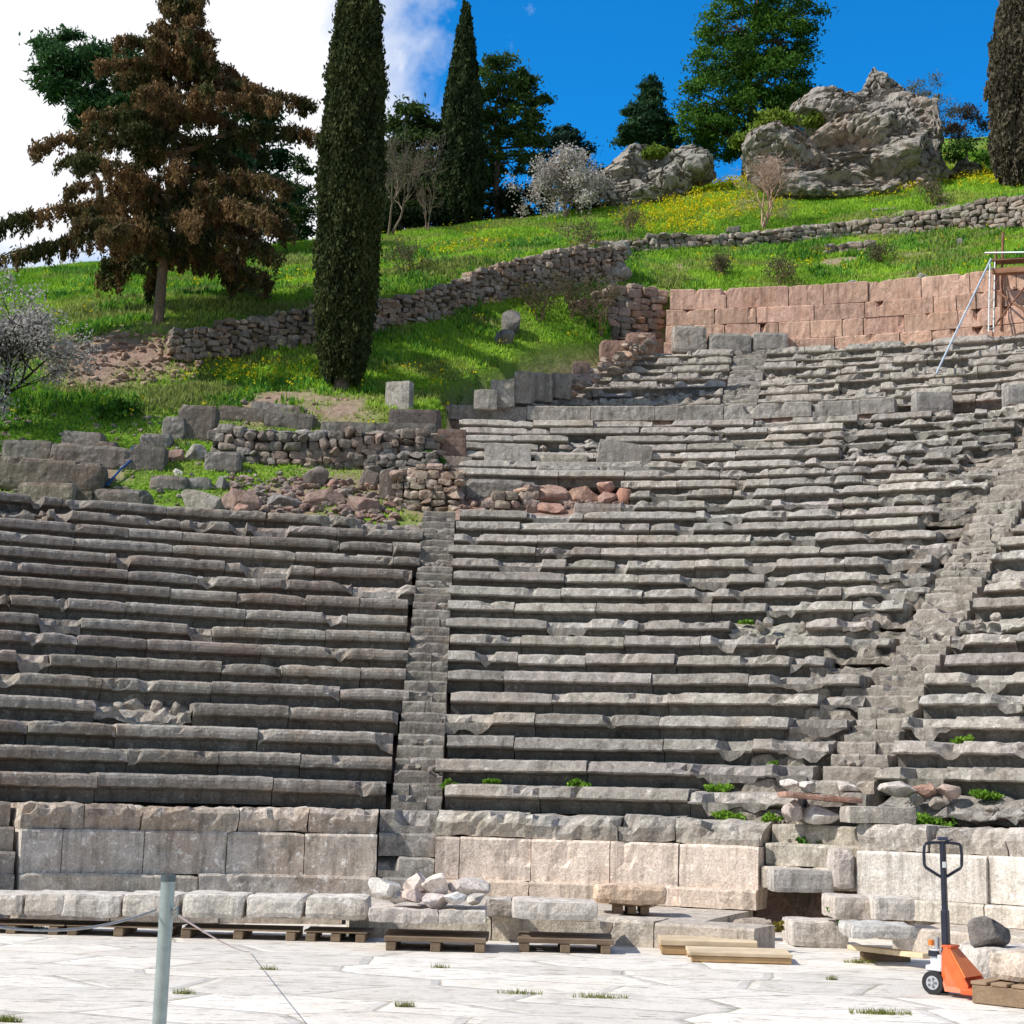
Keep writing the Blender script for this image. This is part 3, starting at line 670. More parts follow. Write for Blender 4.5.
block(138,170,434,448,37.4,'weathered grey block at the upper right of the leaning dark block','grey',rnd=.6)
block(15,72,483,508,34.0,'squared brown block with a pale left end, just above the left seat rows',G,tint=(1.15,1.05,.95))
block(72,91,491,509,34.0,'small dark block squeezed right of the squared brown block',G,tint=(.8,.75,.7))
block(90,147,489,513,33.9,'broad block with a flat pale top left of the grey boulder','grey',tint=(.85,.83,.8),rnd=.6)
block(98,118,506,516,33.3,'little pale stone in front of the broad flat-topped block','grey',tint=(1.2,1.15,1.1),round_=True)
block(148,186,476,490,35.2,'low rounded slab, left one of three in a row on the grass','grey',tint=(1.05,1,.95),rnd=.6)
block(186,210,478,489,35.3,'low small slab, middle one of three in a row on the grass','grey',tint=(1,1,.97),rnd=.6)
block(210,230,478,491,35.3,'low round stone, right one of three in a row on the grass','grey',tint=(.95,.95,.92),round_=True)
block(171,183,469,476,35.7,'tiny white stone above the three low slabs','pale',round_=True,name='boulder')
block(176,222,488,518,33.8,'pale grey pointed boulder at the head of the left seats','boulderg',tint=(1.2,1.18,1.12),round_=True,name='boulder',cat='boulder')
block(220,256,491,514,34.1,'reddish grey round boulder right of the pale pointed one','red',tint=(.85,.85,.85),round_=True,name='boulder',cat='boulder')
block(229,246,502,515,33.7,'small pink round stone in front of the reddish boulder','red',tint=(1.25,1.1,1.05),round_=True,name='boulder',cat='boulder')
block(162,181,446,462,36.6,'reddish rough stone on the grass left of the pale cube','red',tint=(.8,.75,.75),round_=True,name='boulder',cat='boulder')
block(184,204,446,461,36.5,'pale rough cube of stone on the grass by the cobble wall','boulderg',tint=(1.1,1.1,1.05),round_=True)
block(161,184,417,440,38.4,'rough grey rubble pier left of the dark squared block','boulderg',tint=(.8,.8,.8),rnd=.6,amp=.06)
block(176,215,406,440,38.6,'large dark squared block at the back of the terrace, left end of the tilted slabs',G,tint=(.75,.72,.7),rnd=.2)
block(216,268,408,422,38.9,'dark slab tilted down to the right, left of two over the cobble wall',G,tint=(.85,.82,.8),ty=.09,amp=.03)
block(262,312,412,428,38.7,'dark slab tilted down to the right, right of two over the cobble wall',G,tint=(.85,.82,.8),ty=.09,amp=.03)
block(250,300,404,412,39.6,'paler slab lying behind the two tilted dark slabs','grey',tint=(1.1,1.05,1),ty=.08)
block(203,240,452,472,36.4,'grey block under the left end of the cobble wall','grey',tint=(.9,.87,.85),rnd=.4)
block(296,362,449,467,36.2,'long grey slab bedded in front of the cobble wall','grey',tint=(1,.98,.95),rnd=.4)
block(362,388,452,468,36.2,'thick slab end right of the long grey slab','grey',tint=(.85,.83,.8))
block(320,378,423,433,37.6,'flat capping slab on the cobble wall, left of the standing stone','grey',tint=(.95,.93,.9),group='flat slabs capping the cobble wall')
block(378,436,424,434,37.5,'flat capping slab on the cobble wall, right below the standing stone','grey',tint=(.8,.78,.75),group='flat slabs capping the cobble wall')
block(378,396,470,500,35.3,'dark upright block at the left end of the pinkish small-stone wall',G,tint=(.8,.76,.74),rnd=.4)
block(356,376,470,488,35.5,'tilted dark fragment in the rubble left of the stair head',G,tint=(.9,.87,.85),ty=.3,rnd=.6)
block(340,380,497,515,34.5,'triangular orange-brown stone beside the stair head','red',tint=(.9,.85,.85),round_=True,name='boulder',cat='boulder')
block(262,300,492,510,34.3,'broken grey lump in the rubble right of the pink stone','grey',tint=(.95,.9,.88),round_=True,name='boulder',cat='boulder')
block(300,340,488,508,34.5,'long reddish lump in the rubble near the stair head','red',tint=(.75,.72,.72),round_=True,name='boulder',cat='boulder')
block(298,328,468,488,35.7,'grey boulder under the bedded long slab','grey',tint=(.9,.85,.8),round_=True,name='boulder',cat='boulder')
# small loose rubble, many: kept as one spread heap
ac = Acc()
for _ in range(420):
    px = rng.uniform(230, 400); py = rng.uniform(470, 516); p = at(px, py, 36.2-(py-470)/46*2.2); z = hgt(p[0], p[1])[0]
    s_ = rng.uniform(.08, .3)*rng.uniform(.6, 1); rock(ac, (p[0], p[1], z+s_*.15), (s_*1.3, s_, s_*.8), 1, tint=jit((1.1, .95, .85) if rng.random() < .6 else (1.2, .85, .75), .3))
for _ in range(300):
    px = rng.uniform(0, 320); py = rng.uniform(400, 516); p = at(px, py, 36.2-(py-470)/46*2.2 if py > 470 else 36.3+(470-py)/70*4); z = hgt(p[0], p[1])[0]
    s_ = rng.uniform(.06, .2); rock(ac, (p[0], p[1], z+s_*.1), (s_*1.4, s_, s_*.8), 1, tint=jit((1.1, 1.02, .92), .3))
for _ in range(160):
    px = rng.uniform(455, 640); py = rng.uniform(498, 514); p = at(px, py, 34.8+rng.uniform(0, .8)); z = hgt(p[0], p[1])[0]
    s_ = rng.uniform(.08, .22); rock(ac, (p[0], p[1], z+s_*.1), (s_*1.4, s_, s_*.8), 1, tint=jit((1.3, 1, .9), .3))
for _ in range(260):
    px, py = rng.uniform(45, 200), rng.uniform(335, 388); p = at(px, py, 42.8-(py-335)/53*1.2); p[1] = ground_d(px, py, p[1]); p = at(px, py, p[1])
    s_ = rng.uniform(.06, .26)*rng.uniform(.5, 1); rock(ac, (p[0], p[1], p[2]+s_*.1), (s_*1.4, s_, s_*.8), 1, tint=jit((1.5, 1.15, .95), .3))
o = ac.build('rubble', M['grey']); tag(o, 'scattered brown rubble over the ruined terrace and the bare earth bank at the left', 'rubble'); o['kind'] = 'stuff'
# standing stone, stacked courses beside the tier wall
o = block(386,411,382,411,38.9,'pale upright stone with a slot, standing on a dark base left of the upper tier','boulderg',name='standing_stone',tint=(1.25,1.22,1.2),depth=.32,amp=.012,rnd=.12,yaw=-.35,group=None,cat='standing stone')
block(388,440,410,430,38.8,'dark plinth under the slotted standing stone',G,tint=(.6,.55,.55),name='stone_plinth',amp=.01,rnd=.1,group=None)
for k,(y0,y1,l) in enumerate(((430,438,'topmost'),(438.4,446,'middle'),(446.4,455,'lowest'))):
    block(437,466,y0,y1,37.4,'flat brown slab, %s of three stacked left of the tier wall' % l,'red',tint=(.62,.6,.6),amp=.01,rnd=.1,group='three flat slabs stacked beside the tier wall')
block(410,440,455,469,37.0,'grey block left of the pale flat one, below the green bush','grey',tint=(.9,.88,.85))
block(438,472,457,468,36.8,'pale flat block right of the green bush','grey',tint=(1.25,1.22,1.18),ty=.04)
# lying slabs over the gap in the central seats
block(484,531,446,469,37.0,'upright rectangular grey slab leaning on the seats above the red boulders','seat',name='stone_slab',tint=(1.0,1,1),depth=.3,amp=.015,rnd=.1,tx=-.2,cat='stone slab',group='loose slabs above the red boulders')
block(596,650,443,466,37.0,'grey slab tilted down to the right above the red boulders','seat',name='stone_slab',tint=(1.0,1,1),depth=.5,amp=.012,rnd=.08,ty=.13,cat='stone slab',group='loose slabs above the red boulders')
block(534,588,455,466,37.2,'thin whitish slab lying flat between the leaning and the tilted slab','seat',name='stone_slab',tint=(1.25,1.2,1.1),depth=.6,rnd=.3,cat='stone slab',group='loose slabs above the red boulders')
block(462,535,469,482,36.2,'long weathered grey block, left one of the upper pair over the red boulders','seat',rnd=.7,amp=.05,tint=(.85,.85,.85),group='eroded blocks over the red boulders')
block(536,600,466,480,36.3,'long weathered grey block, middle one of three over the red boulders','seat',rnd=.7,amp=.05,tint=(.95,.95,.95),group='eroded blocks over the red boulders')
block(600,680,464,478,36.4,'long weathered grey block, right one of three over the red boulders','seat',rnd=.6,amp=.05,tint=(1,1,.98),group='eroded blocks over the red boulders')
block(458,536,480,500,35.4,'dark eroded block with a slanting crack, left of the red boulders','seat',rnd=.8,amp=.07,tint=(.75,.75,.75),group='eroded blocks over the red boulders')
for a in ((524,566,483,503,35.0,'broad reddish boulder, largest of the red ones in the gap of the seats',(1.1,1,.95)),(538,568,502,514,34.4,'round red stone under the broad reddish boulder',(1.15,.95,.9)),(526,540,502,513,34.5,'grey-pink stone left of the round red stone',(.85,.85,.85)),
          (566,597,487,503,35.1,'hollow flat red boulder, second from the left of the upper row',(1.1,.95,.85)),(597,616,481,491,35.3,'small pink stone on top of a red block, right part of the boulder group',(1.3,1.1,1.05)),(596,618,492,505,35.0,'squarish red block under the small pink stone',(.95,.8,.78)),
          (618,633,484,505,35.0,'tall orange-red stone at the right end of the boulder group',(1.2,.9,.8))):
    block(*a[:6],'red',name='boulder',tint=a[6],round_=True,cat='boulder',group='red boulders in the gap of the central seats')
block(574,633,504,514,34.4,'long pale slab under the right half of the red boulders','seat',tint=(1.1,1.02,.98),rnd=.3)
# upper diagonal edge
for a in ((474,497,391,407,41.1,'lowest and leftmost of the rough grey stones above the tier wall',.95),(491,515,380,405,41.5,'second rough grey stone from the left above the tier wall',1.),(512,534,373,402,41.8,'third and highest rough grey stone above the tier wall',.85),(531,553,374,400,42.1,'fourth rough grey stone above the tier wall, darker',.72),(550,571,374,397,42.4,'rightmost dark rough stone above the tier wall',.62)):
    block(*a[:6],'seat',rnd=.16,amp=.09,tint=(a[6],a[6],a[6]*.97),ty=rng.normal()*.05,group='rough stones above the tier wall')
block(572,590,362,383,44.0,'reddish block standing on the stepped diagonal edge of the upper tier','red',rnd=.2,amp=.06,tint=(.6,.6,.6),group='reddish blocks climbing the diagonal edge')
ac = Acc()
for k in range(70):
    t_ = rng.random(); px, py = 556+100*t_+rng.normal()*4, 396-58*t_+rng.normal()*3; d = 42.6+5.2*t_; p = at(px, py, d); s_ = rng.uniform(.15, .5)
    rock(ac, p, (s_*1.3, s_, s_*.7), 2, tint=jit((.95, .85, .78) if rng.random() < .6 else (1.2, .9, .75), .25), planes=14, cut=(.5, .9))
tag(ac.build('broken_edge', M['seat']), 'ragged line of broken stones stepping up the diagonal left edge of the upper tier', 'broken wall')
block(600,632,341,360,46.6,'brick-red broken block left of the grey cube, lower one','red',rnd=.3,amp=.06,tint=(.75,.68,.66),group='reddish blocks climbing the diagonal edge')
block(626,656,333,352,47.4,'brick-red block stepping up to the retaining wall, upper one','red',rnd=.3,amp=.06,tint=(.85,.78,.74),group='reddish blocks climbing the diagonal edge')
block(673,707,326,350,48.0,'grey cube in front of the red retaining wall','seat',rnd=.3,amp=.02,tint=(1.15,1.12,1.1),depth=.7,group='grey blocks in front of the red retaining wall')
block(709,752,334,352,48.0,'long grey block right of the grey cube at the foot of the red wall','seat',rnd=.2,amp=.02,tint=(.95,.95,.95),depth=.7,group='grey blocks in front of the red retaining wall')
block(753,789,333,350,48.0,'smooth grey block at the foot of the red wall, above the short stairway','seat',rnd=.2,amp=.015,tint=(1.02,1.02,1.02),depth=.7,group='grey blocks in front of the red retaining wall')
block(916,954,393,410,40.0,'loose grey rectangular block sitting on the tier divide, with red earth beside it','seat',rnd=.15,amp=.01,tint=(.95,.97,1),depth=.6,group='loose grey blocks on the tier divide')
block(1008,1050,386,403,39.3,'loose grey rectangular block at the right photo edge on the tier divide','seat',rnd=.15,amp=.01,tint=(.95,.97,1),depth=.6,group='loose grey blocks on the tier divide')

# ------------------------------------------------------------------ blocks laid out along the orchestra edge
FG = 'pale blocks laid along the orchestra edge'
FD = 17.55
def front_block(px0, px1, py0, py1, d, label, tint=(1.1, 1.07, 1.03), mat='pale', depth=.75, amp=.022, rnd=.3, group=FG, z=None, **k):
    if z == 0: d = onz((px0+px1)/2, py1, 0)[1]
    a = at(px0, py1, d); b = at(px1, py1, d); t_ = at((px0+px1)/2, py0, d+depth)   # py0 is the far upper edge
    z0 = (a[2]+b[2])/2 if z is None else z
    H = t_[2]-z0; ac = Acc(); stone(ac, ((a[0]+b[0])/2, d+depth/2, z0), (b[0]-a[0], depth, H), k.get('yaw', 0), 0, k.get('ty', 0), amp, rnd, .06, tint, freq=5)
    o = ac.build(k.get('name', 'stone_block'), M[mat]); return tag(o, label, k.get('cat', 'stone block'), group)
for a in ((-34,22,889,915,'whitish block cut off by the left photo edge, on timbers'),(22,62,889,916,'whitish block with a brown broken front, next to the one at the photo edge'),(58,119,890,918,'long whitish block between the brown-fronted block and the metal post'),
          (120,176,890,918,'whitish block directly behind the metal post'),(180,243,890,919,'longest even whitish block, just right of the metal post'),(245,302,892,919,'whitish block with worn round corners, second right of the metal post'),
          (304,366,893,920,'whitish block half hidden by the rubble pallet, third right of the metal post')):
    p = front_block(*a[:4], FD, a[4], jit((1.15, 1.12, 1.08), .06))
def pallet(px0, px1, py1, d, label, depth=.8, H=.13, planks=4, name='pallet', group='timber pallets on the orchestra', z0=None):
    a, b = at(px0, py1, d), at(px1, py1, d); z0 = 0. if z0 is None else z0; t = thing(name, label, 'pallet', ((a[0]+b[0])/2, d+depth/2, z0), group); L = b[0]-a[0]; x0 = a[0]
    for k in range(3):
        ac = Acc(); y = d+.02+k*(depth-.1)/2+.04; x = (a[0]+b[0])/2
        box(ac, (x0+.08+(L-.16)*k/2, d+depth/2, z0+.045), (.1, depth*.96, .085), tint=jit((.8, .75, .7), .1)); ac.build('bearer', M['wood'], t)
    for k in range(planks):
        ac = Acc(); w = depth/planks*.86; y = d+depth*(k+.5)/planks
        box(ac, ((a[0]+b[0])/2+rng.normal()*.01, y, z0+.09+(H-.09)/2+.002), (L+rng.normal()*.02, w, H-.09), tint=jit((.72, .68, .66), .15)); ac.build('deck_board', M['wood'], t)
    return t
for a, b, l in ((-40, 60, 'weathered timber pallet at the left photo edge under whitish blocks'), (64, 172, 'weathered timber pallet behind the foot of the metal post'), (178, 298, 'weathered timber pallet right of the metal post'), (303, 368, 'short timber pallet left of the rubble pallet')):
    pallet(a, b, 930, FD-.02, l, depth=.72, H=.10)
# rubble pallet
pallet(383, 488, 936, 16.75, 'timber pallet carrying a thick slab and a heap of rubble', depth=.95, H=.14)
front_block(368,438,903,923,16.8,'thick pale slab on the rubble pallet, left half, with a broken left end',(1.1,1.03,1.0),depth=.9,group='slabs and stones heaped on the rubble pallet')
front_block(437,486,905,924,16.8,'thick pale slab on the rubble pallet, right half',(1.12,1.07,1.02),depth=.85,group='slabs and stones heaped on the rubble pallet')
zt = at(430, 905, 17.6)[2]
for px0,px1,py0,py1,l,tn in ((372,402,877,903,'big white-grey lump at the left of the rubble heap',(1.15,1.15,1.15)),(402,430,874,896,'pink streaked stone at the top of the rubble heap',(1.35,1.2,1.15)),(420,450,877,899,'long pinkish stone right of the topmost one in the rubble heap',(1.3,1.18,1.12)),
        (404,426,890,905,'small red-brown stone low in the middle of the rubble heap',(1.1,.92,.86)),(446,482,879,898,'rectangular pale stone at the right end of the rubble heap',(1.05,.98,.95)),(426,448,892,906,'pink-grey stone at the front of the rubble heap',(1.25,1.12,1.08)),
        (443,466,892,905,'clean white angular stone at the front of the rubble heap',(1.35,1.35,1.35)),(464,484,894,905,'small grey stone at the front right of the rubble heap',(.9,.85,.82)),(386,408,892,905,'small pale stone at the front left of the rubble heap',(1.1,1.05,1.0))):
    d = 17.25 if py1 < 902 else 17.0; a, b = at(px0, py1, d), at(px1, py1, d); h = at(px0, py0, d)[2]-a[2]; ac = Acc()
    rock(ac, ((a[0]+b[0])/2, d+.1, a[2]+h/2), ((b[0]-a[0])*1.3, .45, h*1.25), 3, yaw=rng.normal()*.2, tint=tn, planes=16, cut=(.5, .85), amp=.04)
    tag(ac.build('rubble_stone', M['pale']), l, 'stone', 'slabs and stones heaped on the rubble pallet')
front_block(483,512,896,916,17.9,'short pale block in the gap between the two middle pallets',(1,.96,.92),depth=.5)
pallet(517, 614, 934, 16.95, 'timber pallet carrying one long slab, right of the rubble pallet', depth=.85, H=.14)
front_block(512,598,897,921,17.0,'long pale slab with a chipped front on the middle pallet',(1.12,1.08,1.03),depth=.8,ty=.01)
# rounded slab on the walkway
t = pallet(612, 652, 909, 18.9, 'small timber bearer under the rounded slab on the walkway', depth=.5, H=.11, planks=2, z0=.265)
a, b = at(595, 905, 18.8), at(667, 905, 18.8); ac = Acc(); stone(ac, ((a[0]+b[0])/2, 19.1, .375), (b[0]-a[0], .65, .22), 0, 0, 0, .03, .9, .05, (1.2, .95, .75), freq=4)
tag(ac.build('stone_slab', M['pale']), 'rounded slab with rusty brown underside on a small bearer on the walkway', 'stone slab')
# broken end of the walkway and the blocks by the hole
def fb(px0, px1, py0, py1, d, l, **k): return front_block(px0, px1, py0, py1, d, l, group='broken blocks at the right orchestra edge', **k)
fb(738,774,917,941,17.3,'dark broken lump at the end of the kerb left of the dark hole',tint=(.7,.62,.55),z=0,depth=.5,rnd=.8,amp=.05)
fb(773,835,868,893,19.7,'grey lintel block over the dark hole',tint=(.85,.83,.82),depth=.5,rnd=.12,amp=.012)
fb(793,850,917,948,16.7,'pale squared block in front of the dark hole',tint=(1.02,.97,.93),z=0,depth=.8,rnd=.15,amp=.015)
fb(852,918,920,940,16.4,'rounded grey block propped on a white plank beside the jack',tint=(.95,.95,.95),depth=.7,rnd=.7,amp=.03)
fb(834,876,893,920,17.9,'reddish pale block behind the rounded grey block',tint=(1,.92,.86),depth=.8,rnd=.2)
fb(874,916,895,921,17.7,'cube with a shaded dark right face behind the jack post',tint=(1.15,1.1,1.05),depth=.6,rnd=.15)
fb(918,1016,896,944,16.9,'big grey weathered block behind the pallet jack',tint=(1.05,1.03,1.0),z=0,depth=.9,rnd=.3,amp=.03,mat='seat')
fb(1015,1080,893,944,17.0,'pink-brown block at the right photo edge beside the big grey block',tint=(.95,.75,.65),z=0,depth=.9,rnd=.15)
fb(834,856,848,890,19.6,'crumbly upright block between the dark hole and the white slabs',tint=(.95,.88,.85),depth=.5,rnd=.5,amp=.03)
# hole under the broken steps: back face tinted dark to stand for its shade
ac = Acc(); arc_block(ac, 9.9, .0, PHI_R-g2*.98, PHI_R+g2*.98, BOXP(.4, .54), .3, .1, (.35, .3, .25), dr=.35); tag(ac.build('channel_mouth', M['seat']), 'dark back face of the hole under the broken steps', 'recess')
# boards
def boards(lbl, c, dims, yaw, n=1, grp='flat wooden panels on the paving'):
    t = thing('wooden_panel', lbl, 'wooden panel', (c[0], c[1], c[2]), grp); L, D, H = dims
    R_ = rot(yaw)
    for k in range(2):
        ac = Acc(); q = R_@np.array([0, (k-.5)*(D-.12), H*.3]); box(ac, np.array(c)+q, (L*.97, .09, H*.55), yaw, tint=(.8, .66, .5)); ac.build('batten', M['board'], t)
    for k in range(5):
        ac = Acc(); w = D/5; q = R_@np.array([rng.normal()*.006, (k-2)*w, H*.8]); box(ac, np.array(c)+q, (L, w*.975, H*.38), yaw, tint=jit((1, 1, 1), .06)); ac.build('plank', M['board'], t)
p = onz(743, 964, 0); boards('lighter new wooden panel lying in front, nearest the camera of the two', (p[0], p[1]+.33, .004), (1.02, .62, .10), -.03)
p = onz(720, 964, 0); boards('thin wooden panel lying behind the front one, partly hidden', (p[0], p[1]+1.05, .004), (1.0, .6, .15), -.06)
a, b = onz(852, 947, .12), onz(935, 962, .1); ac = Acc(); bar(ac, a, np.array([b[0], a[1]-.9, .13]), .14, .05, (1.15, 1.12, 1.05)); tag(ac.build('plank', M['board']), 'narrow whitish plank slanting from the grey block towards the jack', 'plank')
ac = Acc(); q = onz(880, 963, 0); box(ac, (q[0]+.1, q[1]+.2, .045), (.5, .12, .09), .1, tint=(.8, .7, .6)); tag(ac.build('timber_bearer', M['wood']), 'short timber bearer under the narrow whitish plank', 'timber')
# niche of slab and stones on the seats at the foot of the broken stairway
NB = 'pieces of the small broken slab shelter on the seats'
Ry = 20.3
a, b = at(785, 795, Ry), at(862, 801, Ry); ac = Acc(); stone(ac, ((a[0]+b[0])/2, Ry+.3, (a[2]+b[2])/2-.03), (b[0]-a[0], .7, .07), 0, 0, .07, .01, .3, .06, (1.2, 1.0, .95)); tag(ac.build('stone_slab', M['red']), 'thin pinkish slab laid as a roof over small stones at the stair foot', 'stone slab', NB)
for px0,px1,py0,py1,l,tn in ((784,803,797,822,'rough brown stone holding up the left end of the pinkish roof slab',(.95,.85,.8)),(843,853,801,822,'upright stone holding up the right end of the pinkish roof slab',(.7,.62,.6)),(806,842,806,824,'crumpled whitish stone sheltered under the pinkish roof slab',(1.25,1.25,1.28)),
        (781,800,779,788,'white pebble, left one behind the roof slab',(1.3,1.28,1.25)),(799,815,780,791,'white pebble, second behind the roof slab',(1.2,1.15,1.1)),(835,858,781,793,'pale stone behind the right end of the roof slab',(1.25,1.2,1.15))):
    dd = Ry+.15 if py0 > 790 else Ry+1.0; a, b = at(px0, py1, dd), at(px1, py1, dd); h = at(px0, py0, dd)[2]-a[2]; ac = Acc(); rock(ac, ((a[0]+b[0])/2, dd, a[2]+h/2), ((b[0]-a[0])*1.1, .3, h*1.15), 2, yaw=0, tint=tn); tag(ac.build('stone', M['pale']), l, 'stone', NB)
ac = Acc(); a, b = at(849, 823, 19.6), at(917, 823, 19.6); stone(ac, ((a[0]+b[0])/2, 19.9, a[2]), (b[0]-a[0], .6, .2), 0, 0, .0, .01, .12, .06, (1.15, 1.12, 1.08)); tag(ac.build('stone_slab', M['seat']), 'flat squared grey slab lying right of the little roof slab', 'stone slab')
for px0,px1,py0,py1,l,tn in ((882,922,781,796,'pale broken block lying on the right seats above the jack',(1.05,1,.98)),(920,942,781,797,'red-brown broken piece next to the pale block on the right seats',(.9,.6,.5)),(938,962,782,798,'tapered pinkish stone at the end of the broken pieces on the right seats',(1.0,.8,.72))):
    a, b = at(px0, py1, 20.3), at(px1, py1, 20.3); h = at(px0, py0, 20.3)[2]-a[2]; ac = Acc(); rock(ac, ((a[0]+b[0])/2, 20.5, a[2]+h/2), ((b[0]-a[0])*1.12, .36, h*1.2), 2, yaw=0, tint=tn); tag(ac.build('stone', M['pale']), l, 'stone', 'broken pieces on the right seats')

# ------------------------------------------------------------------ barrier post and ropes
pd = 4.6; pt = at(168.5, 877, pd); pb = onz(158, 1040, 0)
lean = (at(159.5, 1020, pd)-at(168.5, 877, pd)); k = pt[2]/-lean[2]; foot = pt+lean*k
t = thing('barrier_post', 'slim galvanised steel barrier post standing on the paving at the left', 'post', (foot[0], foot[1], 0))
ac = Acc(); cyl(ac, foot, pt-(pt-foot)*.004, .0195, 28, (.95, .95, .88)); ac.build('pole', M['steel'], t, smooth=False)
ac = Acc(); ax = (pt-foot)/np.linalg.norm(pt-foot); cyl(ac, pt-ax*.012, pt+ax*.006, .0212, 28, (.3, .32, .33)); ac.build('cap', M['steel'], t)
ac = Acc(); tube(ac, [pt-ax*.09+np.array([.02, -.01, 0]), pt-ax*.085+np.array([.034, -.016, .006]), pt-ax*.1+np.array([.036, -.018, 0]), pt-ax*.108+np.array([.024, -.012, -.002])], .004, 6, (.6, .6, .6)); ac.build('ring', M['steel'], t)
ac = Acc(); cyl(ac, (foot[0], foot[1], .004), (foot[0], foot[1], .018), .09, 28, (.6, .62, .62)); ac.build('base_plate', M['steel'], t)
a = pt-ax*.1+np.array([.034, -.015, 0]); e = onz(252, 968, 0); e = onz(300, 975, .0)
s_ = np.linspace(0, 1, 24); e2 = onz(256, 960, .02)*.62+pt*.38*np.array([1, 1, 0]); e2 = onz(250, 952, .012)
ac = Acc(); tube(ac, a[None]*(1-s_)[:, None]+e2[None]*s_[:, None]-np.array([0, 0, .1])*(s_*(1-s_))[:, None], .0034, 6, (1.15, .95, .92)); tag(ac.build('rope', M['rope']), 'thin pinkish rope running from the post down to the paving on its right', 'rope', 'ropes tied to the steel post')
a = pt-ax*.09-np.array([.03, 0, 0]); e = at(-60, 915, pd-1.2)
ac = Acc(); tube(ac, a[None]*(1-s_)[:, None]+e[None]*s_[:, None]-np.array([0, 0, .17])*(s_*(1-s_))[:, None], .0036, 6, (.62, .62, .62)); tag(ac.build('rope', M['rope']), 'thin grey rope sagging from the post to the left photo edge', 'rope', 'ropes tied to the steel post')

# ------------------------------------------------------------------ pallet jack, forks pushed under the loaded pallet at the right
J = onz(942, 995, 0); J = np.array([J[0], J[1]+.09, 0]); yaw = radians(-42)     # forks point right and slightly towards the camera
Rm = rot(yaw); W = lambda x, y, z: J+Rm@np.array([x, y, z])
t = thing('pallet_jack', 'orange and black hand pallet jack with looped upright handle on the paving', 'pallet jack', J)
def jb(name, c, dims, mat, tint=(1, 1, 1), ty=0., bev=.008, parent=None):
    ac = Acc(); box(ac, W(*c), dims, yaw, 0, ty, tint, bev); return ac.build(name, M[mat], parent or t)
for s in (-1, 1):
    w_ = Acc(); cyl(w_, W(.0, s*.085-.034, .098), W(.0, s*.085+.034, .098), .098, 32); w = w_.build('wheel', M['rubber'], t)
    w['_o'] = t['_o']
    h = Acc(); cyl(h, W(0, s*.085-.037, .098), W(0, s*.085+.037, .098), .058, 24); 
    for k in range(5):
        an = k*2*pi/5; cyl(h, W(.034*cos(an), s*.085-.040, .098+.034*sin(an)), W(.034*cos(an), s*.085+.040, .098+.034*sin(an)), .012, 10, (.35, .35, .35))
    cyl(h, W(0, s*.085-.043, .098), W(0, s*.085+.043, .098), .017, 12, (.6, .6, .6))
    hub = h.build('wheel_rim', M['alloy'], w); 
ac = Acc(); cyl(ac, W(0, -.13, .098), W(0, .13, .098), .014, 12); ac.build('axle', M['alloy'], t)
# hydraulic pump
ac = Acc(); box(ac, W(0, 0, .215), (.15, .2, .05), yaw, tint=(.95, .95, .98), bev=.012); cyl(ac, W(-.01, 0, .19), W(-.01, 0, .37), .058, 22, (.95, .95, .98)); cyl(ac, W(.05, -.055, .22), W(.05, -.055, .33), .028, 16, (.9, .9, .9)); cyl(ac, W(.05, .055, .22), W(.05, .055, .33), .028, 16, (.9, .9, .9)); ac.build('pump_body', M['whitepaint'], t)
ac = Acc(); cyl(ac, W(-.01, 0, .36), W(-.01, 0, .47), .021, 16, (.9, .9, .9)); ac.build('piston', M['alloy'], t)
ac = Acc(); cyl(ac, W(-.055, -.02, .40), W(-.055, -.02, .445), .026, 14, (1, 1.5, .8)); ac.build('knob', M['orange'], t)
ac = Acc(); box(ac, W(-.015, 0, .335), (.09, .15, .05), yaw, tint=(1, 1, 1)); ac.build('handle_yoke', M['blackpaint'], t)
# tiller: square tube and loop grip
top = W(.06, 0, 1.31); low = W(.075, 0, .33)
ac = Acc(); bar(ac, low, low*.62+top*.38, .062, .062, (1, 1, 1), .01); bar(ac, low*.66+top*.34, low*.04+top*.96, .046, .046, (1, 1, 1), .008); tl = ac.build('tiller_tube', M['blackpaint'], t)
side = Rm@np.array([0, 1, 0]); side = np.array([cos(radians(4)), sin(radians(4)), 0]); up = np.array([0, 0, 1.])
c0 = low*.04+top*.96
lp = [(0, -.30), (.05, -.275), (.15, -.215), (.165, -.19), (.168, -.10), (.162, -.03), (.15, -.01), (.08, .0), (-.08, .0), (-.15, -.01), (-.162, -.03), (-.168, -.10), (-.165, -.19), (-.15, -.215), (-.05, -.275), (0, -.30)]
ac = Acc(); tube(ac, [c0+side*u+up*v for u, v in lp], .0135, 10); ac.build('handle_loop', M['blackpaint'], tl)
ac = Acc(); box(ac, c0+up*.035, (.09, .03, .03), radians(4), tint=(3, 3, 3), bev=.008); bar(ac, c0+side*.02+up*.01, c0+side*.09+up*.03, .012, .012, (2, 2, 2)); ac.build('release_lever', M['blackpaint'], tl)
ac = Acc(); box(ac, low*.23+top*.77+np.array([0, -.03, 0]), (.03, .01, .05), radians(4), tint=(1, 1, 1)); ac.build('sticker', M['whitepaint'], t)
